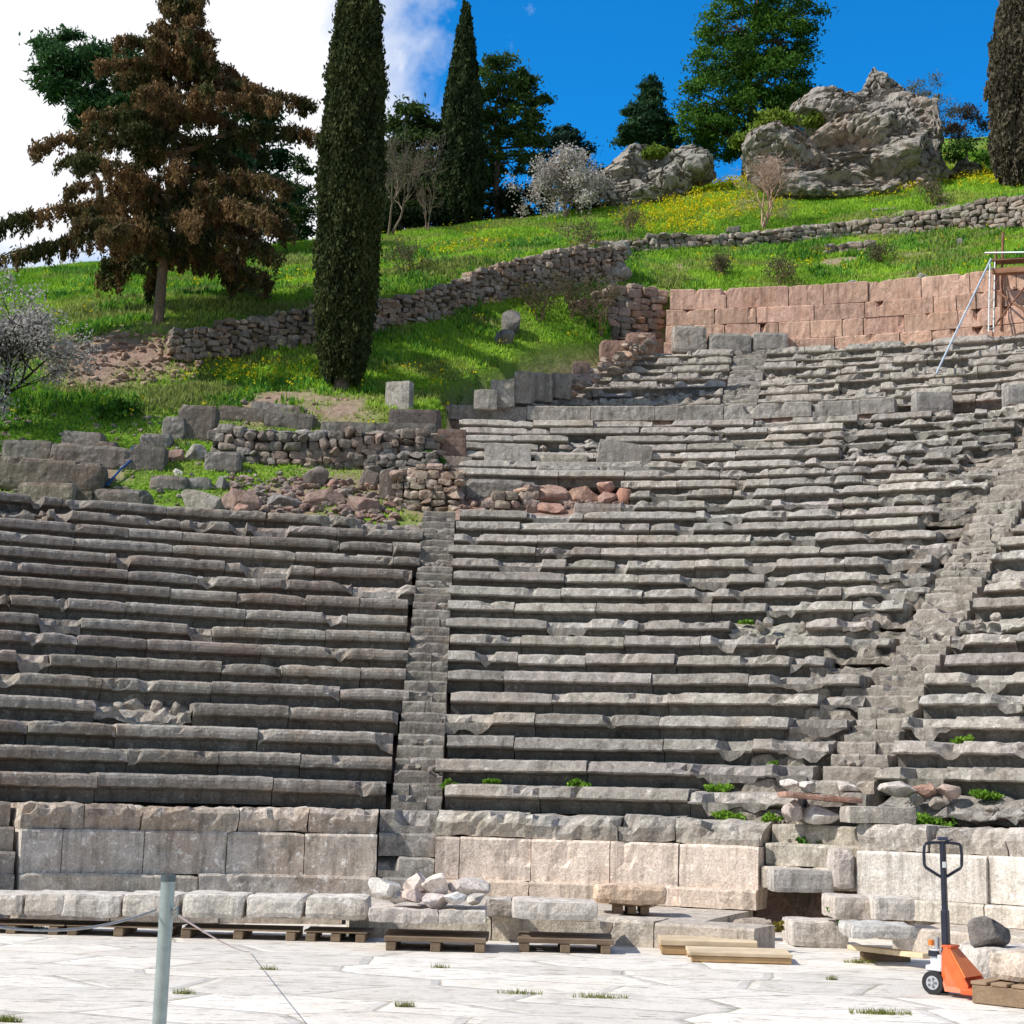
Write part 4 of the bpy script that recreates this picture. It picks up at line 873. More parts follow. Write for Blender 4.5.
# orange triangular frame
def plate(pts, thick, name, mat='orange', tint=(1, 1, 1)):
    P = np.array([W(*p) for p in pts]); nrm = np.cross(P[1]-P[0], P[2]-P[0]); nrm /= np.linalg.norm(nrm); n_ = len(P); ac = Acc()
    V = np.concatenate([P-nrm*thick/2, P+nrm*thick/2]); i_ = np.arange(n_); j_ = (i_+1) % n_
    ac.add(V, [np.stack([i_, j_, j_+n_, i_+n_], 1), i_[None, ::-1], (i_+n_)[None]], tint); return ac.build(name, M[mat], t)
for s in (-1, 1):
    plate([(.075, s*.085, .14), (.075, s*.075, .34), (.095, s*.075, .40), (.135, s*.08, .40), (.165, s*.09, .35), (.36, s*.18, .11), (.36, s*.18, .045), (.14, s*.16, .045)], .018, 'frame_plate')
plate([(.085, -.075, .16), (.085, .075, .16), (.098, .075, .39), (.098, -.075, .39)], .012, 'front_plate')
plate([(.14, -.078, .39), (.14, .078, .39), (.32, .16, .17), (.32, -.16, .17)], .012, 'sloping_plate', 'orange', (1.1, 1.7, 1.4))
plate([(.178, -.04, .345), (.178, .04, .345), (.222, .05, .285), (.222, -.05, .285)], .006, 'sticker', 'whitepaint')
jb('top_cap', (.115, 0, .405), (.09, .165, .02), 'orange', (.95, .8, .8))
for s in (-1, 1):
    jb('fork', (.85, s*.19, .068), (1.05, .155, .05), 'orange', (.9, .85, .8), bev=.01)
    ac = Acc(); cyl(ac, W(1.28, s*.19-.04, .036), W(1.28, s*.19+.04, .036), .036, 16); ac.build('load_roller', M['rubber'], t)
# loaded pallet at the right: boards with space for the forks
pc = W(.98, 0, 0)
t = thing('pallet', 'yellow-brown timber pallet over the jack forks, carrying a pale block', 'pallet', pc, 'timber pallets on the orchestra')
for s in (-1, 0, 1):
    ac = Acc(); box(ac, W(1.0, s*.36, .078), (1.0, .09, .145), yaw, tint=(.95, .85, .75)); ac.build('bearer', M['wood'], t)
for k in range(6):
    ac = Acc(); box(ac, W(.56+k*.176, 0, .167), (.14, .82, .028), yaw, tint=jit((1.1, 1, .9), .1)); ac.build('deck_board', M['wood'], t)
ac = Acc(); stone(ac, W(1.0, .02, .183), (.85, .62, .24), yaw, 0, 0, .03, .5, .05, (1.1, .95, .82), freq=5); tag(ac.build('stone_block', M['pale']), 'pale block with a broken orange underside on the loaded pallet', 'stone block')
ac = Acc(); stone(ac, (4.80, 14.95, 0), (1.2, .7, .36), .03, 0, 0, .025, .4, .05, (1.05, 1.03, 1.0), freq=5); tag(ac.build('stone_block', M['pale']), 'greyish white block standing behind the loaded pallet at the right edge', 'stone block')
ac = Acc(); rock(ac, (4.36, 14.8, .47), (.36, .34, .28), 3, yaw=.2, tint=(.8, .82, .84)); tag(ac.build('boulder', M['grey']), 'fist-shaped dark grey boulder on the greyish white block, right of the jack', 'boulder')

# ------------------------------------------------------------------ scaffold beside the retaining wall
S0 = at(1000, 328, 46.2)
t = thing('scaffold', 'rusty pipe scaffold with a timber beam standing against the red wall at the right', 'scaffold', S0)
def sp(px, py, d): return at(px, py, d)
for a, b, n_, r_, m_ in (((1001,330,46.2),(1003,232,46.2),'upright',.04,'rust'),((994,326,46.3),(996,250,46.3),'upright',.035,'rust'),((1034,330,45.2),(1035,255,45.2),'upright',.04,'rust'),((995,290,46),(1034,318,45.1),'brace',.035,'rust'),((1034,275,45.1),(996,324,46),'brace',.03,'rust'),((985,253,46.2),(1060,252,44.6),'rail',.03,'steel')):
    ac = Acc(); cyl(ac, sp(*a), sp(*b), r_, 8); ac.build(n_, M[m_], t)
ac = Acc(); bar(ac, sp(994, 272, 45.9), sp(1062, 268, 44.4), .3, .16, (.9, .6, .5)); ac.build('beam', M['wood'], t)
ac = Acc(); bar(ac, sp(994, 262, 46.4), sp(1062, 258, 44.9), .5, .05, (.7, .5, .45)); ac.build('deck', M['wood'], t)
t = thing('ladder', 'white metal ladder leaning on the scaffold', 'ladder', sp(991, 332, 45.7))
for dx in (0, 5.5):
    ac = Acc(); cyl(ac, sp(988.5+dx*.9, 332, 45.7), sp(990+dx*.9, 262, 46.1), .022, 8, (1.9, 1.9, 1.9)); ac.build('rail', M['steel'], t)
for k in range(7):
    y = 328-k*10; ac = Acc(); cyl(ac, sp(988.7, y, 45.7+k*.05), sp(993.8, y, 45.7+k*.05), .013, 6, (1.8, 1.8, 1.8)); ac.build('rung', M['steel'], t)
ac = Acc(); cyl(ac, sp(936, 374, 41.7), sp(991, 259, 45.9), .028, 8, (1.8, 1.85, 1.9)); tag(ac.build('prop_pole', M['steel']), 'long pale metal prop slanting from the upper seats to the top of the scaffold', 'pole')
# blue strap and pipe on the terrace
ac = Acc(); p0, p1, p2 = at(134, 447, 36.25), at(133, 459, 36.2), at(106, 486, 35.0); bar(ac, p0, p1, .12, .03); tag(ac.build('strap', M['blue']), 'short blue strap hanging on the dark leaning block', 'strap')
ac = Acc(); tube(ac, [p1, (p1+p2)/2+np.array([0, 0, .05]), p2], .025, 8, (.4, .6, .6)); tag(ac.build('pipe', M['blue']), 'thin dark blue pipe slanting down from the blue strap to the grass', 'pipe')
s_ = np.linspace(0, 1, 12)[:, None]; a, b = at(-30, 488, 33.6), at(26, 513, 33.1)
ac = Acc(); tube(ac, a*(1-s_)+b*s_+np.array([0, 0, .35])*(s_*(1-s_)), .022, 6, (1.2, 1.3, 1.4)); tag(ac.build('hose', M['rope']), 'pale hose curving over the seats at the left photo edge', 'hose')
# ------------------------------------------------------------------ cliff rocks on the hill
def crag(label, lumps, mat, name='rock_outcrop', amp=.09, lvl=5):
    ac = Acc()
    for (px, py, rx, ry, d, seed, pl) in lumps:
        c = at(px, py, d); w = 2*rx/F*d; h = 2*ry/F*d; dp = min(w, h)*1.1
        sv = (w, max(dp, 1.2), h)
        a2 = Acc(); rock(a2, (0, 0, 0), sv, lvl, yaw=0, planes=pl, cut=(.55, .92), amp=amp, freq=1.6, seed=seed, tint=(1, 1, 1))
        V = a2.V[0]+c; V = V+vn3(V*1.0, 91, 3)*.26+vn3(V*4.1, 95, 4)*.08; rg = np.stack([np.abs(fbm(V*1.25+7*q_, 120+q_, 4)*2-1) for q_ in range(3)], -1); V = V-(.32-rg)*np.sign(V-c)*.20
        ck_ = np.minimum(*[np.abs(fbm(V*np.array([.9, .5, 1.5])+q_*11, 140+q_, 4)*2-1) for q_ in range(2)]); V[:, 1] += np.clip(1-ck_/.05, 0, 1)*.28
        if name == 'rock_outcrop' and amp > .08:                       # the hollow worn under the brow
            for hx, hy, hw, hh, hd in ((866,136,2.0,.62,1.7),(800,160,.9,.5,.7),(900,172,1.1,.4,.6),(838,182,1.5,.35,.6)):
                k_ = at(hx, hy, 62.5); g_ = np.exp(-((V[:, 0]-k_[0])/hw)**2-((V[:, 2]-k_[2])/hh)**2); V[:, 1] += hd*g_*(V[:, 1] < c[1])
        ly = np.sin((V[:, 2]*1.0+V[:, 0]*.35+fbm(V*.6, 12, 2)*3)*5.2); V[:, 1] -= np.sign(ly)*np.abs(ly)**.4*.06
        ac.add(V, a2.L, (1, 1, 1))
    return tag(ac.build(name, M[mat]), label, 'rock outcrop')
crag('huge craggy brown and grey rock outcrop with a shadowed hollow, on the hilltop at right',
     [(866,152,84,66,64.5,11,15),(795,168,58,46,64,12,14),(884,100,32,34,65,13,10),(850,118,56,34,65.3,14,12),(905,150,46,56,64.2,15,12),(838,190,96,20,62.9,17,10),(920,178,30,28,63.8,24,10)], 'cliff')
crag('smooth light grey rock outcrop with a cleft, left of the big pine', [(632,180,36,32,66,21,12),(668,176,24,26,65.4,22,12),(694,170,28,24,65.6,25,12),(640,196,42,14,65,26,10)], 'boulderg', amp=.05)
crag('small dark rock in the shade right of the huge outcrop', [(962,180,30,22,64.5,31,12),(985,192,14,10,63,32,9)], 'grey')
for i, (px, py, rx, ry, d, l) in enumerate(((610,272,20,10,50.6,'pale flat boulder sticking out of the grass at the bend of the terrace wall'),(622,252,13,9,51.6,'pale upright boulder above the flat one at the bend of the terrace wall'),(512,326,12,14,45.5,'grey boulder in the shaded grass right of the tall cypress'),
        (735,232,8,6,56.8,'dark round stone on the long wall below the bare pink tree'),(922,277,7,6,50,'pale stone on the grass above the red wall'),(505,340,11,9,45,'grey boulder lowest of those in the shaded grass'),(960,243,6,4,53,'small grey stone in the grass near the scaffold'),(1002,160,12,12,66,'pale stone beside the greyish cypress'),(855,286,9,5,49.9,'pale stone on top of the red wall at its middle'))):
    d = ground_d(px, py+ry*.7, d, 4); c = at(px, py, d+.15); ac = Acc(); rock(ac, c, (2*rx/F*d*1.05, 2*ry/F*d, 2*ry/F*d*1.1), 3, yaw=0, planes=12, tint=(1, 1, 1) if i not in (2, 3, 5) else (.6, .6, .6)); tag(ac.build('boulder', M['boulderg']), l, 'boulder', 'boulders scattered over the green slope')

# ------------------------------------------------------------------ foliage
def leaves(acc, P, size, col, up=0., elong=1.6, varsize=.35, nrm=None):
    """one small four-cornered leaf (or needle tuft) per point"""
    P = np.asarray(P, float); n = len(P)
    if n == 0: return
    a = rng.normal(size=(n, 3)); a[:, 2] += up; a /= np.linalg.norm(a, axis=1)[:, None]+1e-9
    b = rng.normal(size=(n, 3)); b -= (b*a).sum(1)[:, None]*a; b /= np.linalg.norm(b, axis=1)[:, None]+1e-9
    s = (size*(1+rng.uniform(-varsize, varsize, n)))[:, None]; A = a*s*elong*.5; B = b*s*.5
    V = np.stack([P-A, P+B*.9-A*.1, P+A, P-B*.9-A*.1], 1).reshape(-1, 3)
    C = np.repeat(np.broadcast_to(col, (n, 3)), 4, 0)
    acc.add(V, np.arange(4*n).reshape(-1, 4), C)
def lerpc(c1, c2, t): t = np.asarray(t)[:, None]; return np.array(c1)*(1-t)+np.array(c2)*t
def clumped(center, rad, nclump, nper, crad, shell=.55):
    """points gathered in clumps that fill the outer part of an ellipsoid"""
    d = rng.normal(size=(nclump, 3)); d /= np.linalg.norm(d, axis=1)[:, None]
    r = (shell+(1-shell)*rng.random(nclump))**.7; K = np.asarray(center)+d*r[:, None]*np.asarray(rad)
    cr = crad*rng.uniform(.6, 1.4, nclump)
    o = rng.normal(size=(nclump, nper, 3))*.5; P = K[:, None]+o*cr[:, None, None]*np.array([1, 1, .45])
    return P.reshape(-1, 3), np.repeat(rng.random(nclump), nper), np.repeat(d[:, 2], nper), K
def limb(acc, a, b, r0, r1, sag=0., n=7, wig=.05, sides=6):
    s = np.linspace(0, 1, n)[:, None]; a, b = np.asarray(a, float), np.asarray(b, float); L = np.linalg.norm(b-a)
    p = a*(1-s)+b*s+np.array([0, 0, 1.])*(s*(1-s))*sag; p[1:-1] += rng.normal(size=(n-2, 3))*wig*L*.3
    tube(acc, p, np.linspace(r0, r1, n), sides); return p
def tree(name, label, cat, base, blobs, dark, light, leaf=.16, dens=1., trunk_r=.16, crad=.42, group=None, elong=2.2, barkm='bark', up=0., trunk_top=None, limbs=True, per=120):
    """base = foot point; blobs = list of (centre, radii)"""
    base = np.asarray(base, float); t = thing(name, label, cat, base, group); ac = Acc(); tr = Acc()
    top = np.array(trunk_top if trunk_top is not None else max((b[0] for b in blobs), key=lambda q: q[2]))
    tp = limb(tr, base-np.array([0, 0, .3]), top, trunk_r, trunk_r*.25, n=9, wig=.04, sides=8)
    for c, r in blobs:
        c, r = np.array(c, float), np.array(r, float); vol = (r[0]*r[1]+r[1]*r[2]+r[0]*r[2])/3
        nc = max(8, int(vol*13*dens/(crad/.42)**2)); P, k, dz, K = clumped(c, r, nc, per, crad)
        lx_ = np.clip((c[0]-P[:, 0])/r[0]*.5+.5, 0, 1); h = np.clip(.45*k+.25*(dz*.5+.5)+.3*lx_+.2*rng.random(len(k))-.1, 0, 1)**1.3; leaves(ac, P, leaf*.72, lerpc(dark, light, h), up=up, elong=elong)  # sunlight painted into the crown: leaves lighter on the sunward side and top
        if limbs:
            j = np.argmin(np.abs(tp[:, 2]-(c[2]-r[2]*.5))); limb(tr, tp[j], c, trunk_r*.45, trunk_r*.12, n=5)
            for q in K[:: max(1, len(K)//7)]: limb(tr, c*.7+tp[j]*.3, q, trunk_r*.16, trunk_r*.04, n=4, sides=5)
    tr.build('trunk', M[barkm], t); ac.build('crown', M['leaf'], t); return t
def bl(px, py, rx, ry, d, dep=None):
    c = at(px, py, d); return (c, (rx/F*d, dep or (rx/F*d), ry/F*d))
def foot(px, py, d):
    p = at(px, py, ground_d(px, py, d, 3.)); p[2] = hgt(p[0], p[1])[0]; return p
DKG, LTG = (.012, .032, .012), (.055, .10, .025)
PG, PL = (.012, .045, .016), (.075, .16, .035)
# columnar cypresses: a spindle of dense upright scale-leaf sprays
def cypress(label, base, H, prof, dark, light, n=42000, leaf=.085, core=True, tr=.16, skirt=.06, group='columnar cypresses', name='cypress_tree', gapn=.5):
    base = np.asarray(base, float); t = thing(name, label, 'cypress tree', base, group); hs, rs = zip(*prof); ac = Acc()
    if core:  # dense inner foliage as a solid dark core, added to block light
        cr = Acc(); m, k = 70, 30; z = np.linspace(hs[0]+.01, hs[-1]-.01, m)*H; a = np.arange(k)*2*pi/k; Z, A = np.meshgrid(z, a, indexing='ij')
        Rr = np.interp(Z/H, hs, rs)*(.72+.22*fbm(np.stack([np.cos(A)*2.2, np.sin(A)*2.2, Z*1.1], -1)+base[0], 3, 3))
        V = np.stack([base[0]+Rr*np.cos(A), base[1]+Rr*np.sin(A), base[2]+Z], -1).reshape(-1, 3); i, j = np.meshgrid(np.arange(m-1), np.arange(k), indexing='ij'); j2 = (j+1) % k
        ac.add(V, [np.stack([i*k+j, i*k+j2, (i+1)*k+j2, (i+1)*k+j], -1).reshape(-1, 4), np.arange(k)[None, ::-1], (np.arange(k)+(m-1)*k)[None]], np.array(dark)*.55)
    nc = n//14; u = rng.random(nc*3); z = hs[0]+(hs[-1]-hs[0])*u; keep = rng.random(nc*3)*max(rs) < np.interp(z, hs, rs)+.08*max(rs); z = z[keep][:nc]; nc = len(z)
    a = rng.uniform(0, 2*pi, nc); R = np.interp(z, hs, rs)
    lump = fbm(np.stack([np.cos(a)*2.2, np.sin(a)*2.2, z*H*1.1], -1)+base[0], 3, 3)
    fine = fbm(np.stack([np.cos(a)*7, np.sin(a)*7, z*H*2.2], -1)+base[1], 13, 2); lump = np.clip(.55*lump+.45*fine, 0, 1)
    rr = R*(.70+.50*lump)*rng.uniform(.86, 1.05, nc)*(1+.14*(rng.random(nc) < .05))
    K = np.stack([base[0]+rr*np.cos(a), base[1]+rr*np.sin(a), base[2]+z*H], -1)
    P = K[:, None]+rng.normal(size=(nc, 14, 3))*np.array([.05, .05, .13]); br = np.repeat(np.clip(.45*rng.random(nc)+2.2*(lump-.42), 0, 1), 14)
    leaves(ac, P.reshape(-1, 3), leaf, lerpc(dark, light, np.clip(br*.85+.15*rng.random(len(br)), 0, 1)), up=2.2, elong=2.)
    trk = Acc(); limb(trk, base-np.array([0, 0, .3]), base+np.array([0, 0, H*.8]), tr, tr*.3, n=8, wig=.005, sides=10); trk.build('trunk', M['bark'], t)
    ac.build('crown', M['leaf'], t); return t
b = foot(342, 389, 41)
cypress('giant dark columnar cypress left of centre, rising out of the top of the photo', b, 12.5, [(.03,.42),(.08,.62),(.16,.70),(.26,.77),(.42,.82),(.55,.80),(.70,.73),(.85,.55),(.95,.3),(1,.05)], (.022, .034, .012), (.10, .122, .042), n=120000, leaf=.075, tr=.22)
b = foot(459, 226, 65)
cypress('slender pointed dark cypress right of the giant one, its tip just inside the photo', b, at(466, -2, 65)[2]-b[2], [(.0,.75),(.1,1.0),(.3,.95),(.5,.8),(.7,.55),(.85,.3),(.95,.12),(1,.03)], (.018, .034, .014), (.07, .10, .036), n=45000, leaf=.12, core=True, gapn=.6)
b = foot(1022, 186, 60)
cypress('shaggy grey-brown cypress at the right photo edge', b, 9.0, [(.0,.6),(.08,.95),(.25,1.1),(.45,1.12),(.65,.95),(.8,.7),(.92,.4),(1,.05)], (.06, .05, .035), (.21, .18, .12), n=52000, leaf=.12, tr=.2)

# brown drooping cypress, wide spreading
def brown_tree():
    base = foot(158, 322, 45); H = at(170, -26, 45)[2]-base[2]
    t = thing('conifer_tree', 'wide spreading conifer with drooping rust-brown foliage and pale straight trunk at the left', 'conifer tree', base); tr = Acc(); ac = Acc()
    tp = limb(tr, base-np.array([0, 0, .3]), base+np.array([.25, 0, H]), .17, .03, n=12, wig=.004, sides=12)
    nb = 80; levels = np.sort(rng.uniform(.2, .985, nb)**1.08); prof = lambda h: np.interp(h, [.18,.3,.42,.55,.7,.8,.88,1.], [4.0,4.7,4.4,3.5,2.2,1.25,.7,.10])
    for q, h in enumerate(levels):
        az = q*2.399+rng.normal()*.3; L = prof(h)*rng.uniform(.55, 1.1)*(1.2 if rng.random() < .1 and h < .4 else 1); p0 = base+np.array([.25*h, 0, H*h]); dr = np.array([cos(az), sin(az), 0])
        if q % 13 == 0 and h > .3: L *= 1.25
        rise = rng.uniform(.0, .25)*L*(h > .3)-.12*L; n_ = 9; s = np.linspace(0, 1, n_)[:, None]
        pts = p0+dr*L*s+np.array([0, 0, 1])*(rise*s+.28*L*s*(1-s)-.1*L*s**3); pts[1:] += rng.normal(size=(n_-1, 3))*.05
        tube(tr, pts, np.linspace(.055*(.4+L/4), .012, n_), 5)
        nsub = int(14*L)+5; u = rng.random(nsub)**.8*.93+.07
        K = np.stack([np.interp(u*(n_-1), np.arange(n_), pts[:, i]) for i in range(3)], -1); side = np.array([-sin(az), cos(az), 0]); K = K+side*(rng.normal(size=(nsub, 1))*.15*(1.15-u[:, None])*L*.55)
        hang = rng.uniform(.16, .62, nsub)*(1.15-.5*h); m = 58; w = rng.random((nsub, m, 1))
        P = K[:, None]+rng.normal(size=(nsub, m, 3))*np.array([.075, .075, .05])*(1.25-w*.8)-np.array([0, 0, 1])*w*hang[:, None, None]
        brn = fbm(K*.9, 66, 2)+.25*(rng.random(nsub)-.5); br = np.clip((brn-.36)*4, 0, 1); lv = np.repeat(rng.random(nsub), m)*.6+.4*rng.random(nsub*m)
        c1 = lerpc((.030, .040, .016), (.085, .052, .024), np.repeat(br, m)); c2 = lerpc((.10, .12, .04), (.36, .22, .10), np.repeat(br, m))
        leaves(ac, P.reshape(-1, 3), .056, c1*(1-lv[:, None])+c2*lv[:, None], up=-1.8, elong=2.5)
    [c_.__setitem__(slice(None), (.72, .66, .6)) for c_ in tr.C]; tr.build('trunk', M['barkpale'], t); ac.build('crown', M['leaf'], t)
brown_tree()
# pines and broad trees
tree('pine_tree', 'blue-green pine behind the brown conifer, its crown poking out at the upper left', 'pine tree', foot(120, 268, 57), [bl(62,45,26,18,57),bl(85,62,36,18,57),bl(48,78,20,14,57),bl(76,92,34,14,57),bl(120,70,30,26,57),bl(60,68,26,18,56.5),bl(150,110,40,40,57),bl(100,115,36,22,57)], (.018,.055,.022), (.10,.21,.07), leaf=.13, dens=1.6, trunk_r=.2, group='pines on the hilltop', elong=2.6)
tree('pine_tree', 'pine behind the right side of the brown conifer, beside the giant cypress', 'pine tree', foot(240, 262, 58), [bl(240,130,34,30,58),bl(268,150,26,22,58),bl(225,180,48,34,58),bl(262,196,34,24,58),bl(262,108,18,18,58),bl(200,215,44,22,58),bl(272,222,30,16,58)], (.012,.045,.022), (.055,.14,.055), leaf=.13, dens=1.4, trunk_r=.2, group='pines on the hilltop', elong=2.6)
tree('broadleaf_tree', 'small olive-green tree glimpsed between brown conifer and giant cypress', 'tree', foot(296, 248, 62), [bl(297,178,14,22,62),bl(302,205,16,22,62),bl(290,222,14,18,62)], (.03,.055,.02), (.11,.17,.05), leaf=.12, dens=1.3, trunk_r=.1)
tree('pine_tree', 'dark pine with a dense crown just right of the giant cypress', 'pine tree', foot(398, 232, 66), [bl(408,120,24,14,66),bl(390,145,20,22,66),bl(425,140,22,24,66),bl(402,172,26,20,66),bl(432,175,18,24,66),bl(410,200,30,22,66),bl(385,210,22,22,66),bl(432,208,16,22,66)], (.02,.045,.014), (.12,.19,.05), leaf=.14, dens=2., trunk_r=.18, group='pines on the hilltop', elong=2.4)
tree('pine_tree', 'tall open pine with visible trunk right of the slender cypress', 'pine tree', foot(497, 218, 67), [bl(497,68,20,16,67),bl(520,82,14,14,67),bl(505,92,28,16,67),bl(535,105,14,12,67),bl(488,108,24,16,67),bl(520,124,26,16,67),bl(490,140,24,14,67),bl(532,146,16,12,67),bl(510,162,24,10,67),bl(486,176,14,9,67)], (.025,.055,.016), (.15,.25,.06), leaf=.13, dens=1.45, trunk_r=.17, group='pines on the hilltop', elong=2.6)
tree('pine_tree', 'little dark pine top showing over the blossoming almond', 'pine tree', foot(575, 212, 70), [bl(568,135,14,10,70),bl(562,150,20,12,70),bl(582,155,14,12,70),bl(548,168,22,14,70)], (.01,.03,.022), (.04,.085,.05), leaf=.13, dens=1.3, trunk_r=.12, group='pines on the hilltop', elong=2.6)
tree('pine_tree', 'small conical pine behind the smooth grey rock', 'pine tree', foot(648, 172, 71), [bl(650,86,7,9,71),bl(650,100,12,9,71),bl(646,114,22,8,71),bl(654,126,26,8,71),bl(640,136,26,7,71),bl(662,142,20,10,71)], (.015,.045,.022), (.07,.15,.06), leaf=.13, dens=2.2, trunk_r=.12, crad=.32, group='pines on the hilltop', elong=2.6, trunk_top=at(650, 84, 71))
tree('pine_tree', 'big lush green pine beside the huge rock, crown reaching the top of the photo', 'pine tree', foot(745, 165, 69), [bl(758,-6,44,22,69),bl(800,16,30,16,69),bl(735,25,40,22,69),bl(780,40,42,22,69),bl(722,62,36,24,69),bl(770,78,46,26,69),bl(712,98,34,24,69),bl(752,112,44,24,69),bl(792,100,28,22,69),bl(702,126,26,20,69),bl(735,136,44,18,69),bl(780,128,34,16,69)], (.012, .055, .010), (.13, .27, .035), leaf=.115, dens=2.2, trunk_r=.25, crad=.5, group='pines on the hilltop', elong=2.4)
tree('shrub', 'dark evergreen thicket under the slender cypress and the open pine', 'shrub', foot(540, 214, 66), [bl(552,186,26,20,66),bl(590,196,20,18,66),bl(520,200,22,14,66)], (.01,.022,.01), (.04,.065,.022), leaf=.12, dens=1.5, trunk_r=.06, group='dark thickets on the hill crest', limbs=False)
tree('shrub', 'dark evergreen thicket at the foot of the giant cypress skyline', 'shrub', foot(405, 236, 65), [bl(395,222,30,16,65),bl(432,218,24,14,65)], (.01,.022,.01), (.035,.06,.02), leaf=.12, dens=1.5, trunk_r=.06, group='dark thickets on the hill crest', limbs=False)
tree('shrub', 'dark thicket at the crest between the almond and the small pine', 'shrub', foot(560, 210, 69), [bl(492,206,34,16,69),bl(530,200,24,18,69),bl(602,184,14,20,69)], (.012,.03,.015), (.04,.075,.03), leaf=.12, dens=1.5, trunk_r=.06, group='dark thickets on the hill crest', limbs=False)
tree('shrub', 'hazy yellow-green bush behind the top of the huge rock', 'shrub', foot(925, 150, 70), [bl(925,95,22,22,70),bl(945,110,18,18,70)], (.11,.12,.07), (.30,.29,.17), leaf=.07, dens=1.0, trunk_r=.07, crad=.35, group='bushes right of the huge rock')
tree('shrub', 'dark purplish bush right of the huge rock', 'shrub', foot(968, 152, 66), [bl(965,122,24,20,66),bl(982,138,18,16,66),bl(950,138,14,14,66)], (.035,.03,.022), (.12,.10,.07), leaf=.08, dens=1.3, trunk_r=.07, group='bushes right of the huge rock')
tree('shrub', 'bright green bush below the dark purplish one', 'shrub', foot(975, 168, 63.5), [bl(958,152,14,8,63.5),bl(985,164,16,14,63.5),bl(1000,170,12,10,63)], (.03,.08,.015), (.12,.26,.04), leaf=.09, dens=1.4, trunk_r=.04, limbs=False, group='bushes right of the huge rock')
tree('pine_tree', 'dark distant tree mass filling the gap behind the brown conifer, low over the meadow', 'tree', foot(215, 255, 64), [bl(175,225,36,20,64),bl(230,218,40,26,64),bl(285,225,30,24,64),bl(130,238,30,16,64)], (.012,.035,.018), (.05,.10,.04), leaf=.14, dens=1.2, trunk_r=.15, group='pines on the hilltop')
tree('pine_tree', 'dark evergreen behind the leafless tree, between the two tall cypresses', 'tree', foot(412, 232, 68), [bl(395,168,26,30,68),bl(425,185,26,34,68),bl(395,205,30,26,68)], (.018,.04,.014), (.085,.14,.045), leaf=.14, dens=1.4, trunk_r=.15, group='pines on the hilltop')
# bare and blossoming trees
def grow(tr, tips, p, d, L, r, lev, spread=.5, gr=.1):
    n = 5; pts = [p]; q = p.copy(); dd = d.copy()
    for _ in range(n-1):
        dd = dd+rng.normal(size=3)*.13; dd[2] += gr*.3; dd /= np.linalg.norm(dd); q = q+dd*L/(n-1); pts.append(q)
    tube(tr, pts, np.linspace(r, r*.62, n), 6 if lev > 2 else 4, caps=False)
    if lev <= 3: tips += pts[1:]
    if lev == 0: return
    for k in range(3 if lev > 1 else 4):
        i = n-1 if k == 0 else int(rng.integers(2, n)); nd = dd+rng.normal(size=3)*spread; nd[2] += gr; nd /= np.linalg.norm(nd)
        grow(tr, tips, pts[i], nd, L*rng.uniform(.62, .85), r*.58, lev-1, spread, gr)
def twig_tree(name, label, cat, base, trunks, H, r, lev, leafcol=None, nleaf=0, leaf=.06, spread=.5, group=None, barkm='barkpale', tint=(1, 1, 1), jl=.12):
    base = np.asarray(base, float); t = thing(name, label, cat, base, group); tr, lf, tips = Acc(), Acc(), []
    for k in range(trunks):
        a = rng.uniform(0, 6.28); d = np.array([cos(a)*.3*(trunks > 1), sin(a)*.3*(trunks > 1), 1.]); grow(tr, tips, base-np.array([0, 0, .15]), d/np.linalg.norm(d), H*.36, r, lev, spread)
    for C in tr.C: C[:] = tint
    tr.build('trunk' if lev > 3 else 'stem', M[barkm], t)
    if nleaf:
        T_ = np.array(tips); P = T_[rng.integers(0, len(T_), nleaf)]+rng.normal(size=(nleaf, 3))*jl; k = rng.random(nleaf)
        leaves(lf, P, leaf, lerpc(leafcol[0], leafcol[1], k), elong=1.2); lf.build('blossom' if leafcol[1][0] > .4 else 'foliage', M['petal'], t)
BL = ((.42, .38, .34), (.72, .68, .64))
twig_tree('almond_tree', 'whitish blossoming almond tree on the hill crest near the middle', 'almond tree', foot(566, 210, 64), 4, 3.1, .07, 5, BL, 11000, .08, .55, 'blossoming almond trees', jl=.14)
p = foot(4, 432, 37.6)
t_ = twig_tree('almond_tree', 'blossoming almond tree with a dark thin trunk at the left photo edge', 'almond tree', p+np.array([-.55, 0, 0]), 3, 3.7, .08, 5, ((.33,.31,.28), (.68,.64,.62)), 17000, .06, .55, 'blossoming almond trees', barkm='bark', tint=(.3, .3, .3))
twig_tree('bare_tree', 'small leafless pinkish tree in front of the huge rock', 'bare tree', foot(762, 228, 58.6), 3, 3.0, .05, 5, ((.36,.27,.24), (.50,.40,.36)), 3000, .035, .45, None, tint=(1.8, 1.5, 1.4))
twig_tree('bare_tree', 'grey leafless tree between the giant and the slender cypress', 'bare tree', foot(388, 238, 63), 2, 4.4, .07, 5, ((.12,.11,.09), (.22,.20,.17)), 2500, .05, .4, 'leafless trees beside the tall cypresses', tint=(.75, .75, .7))
twig_tree('bare_tree', 'small grey leafless sapling right at the foot of the slender cypress', 'bare tree', foot(428, 232, 61), 2, 2.4, .04, 4, None, 0, .05, .4, 'leafless trees beside the tall cypresses', tint=(.9, .85, .8))
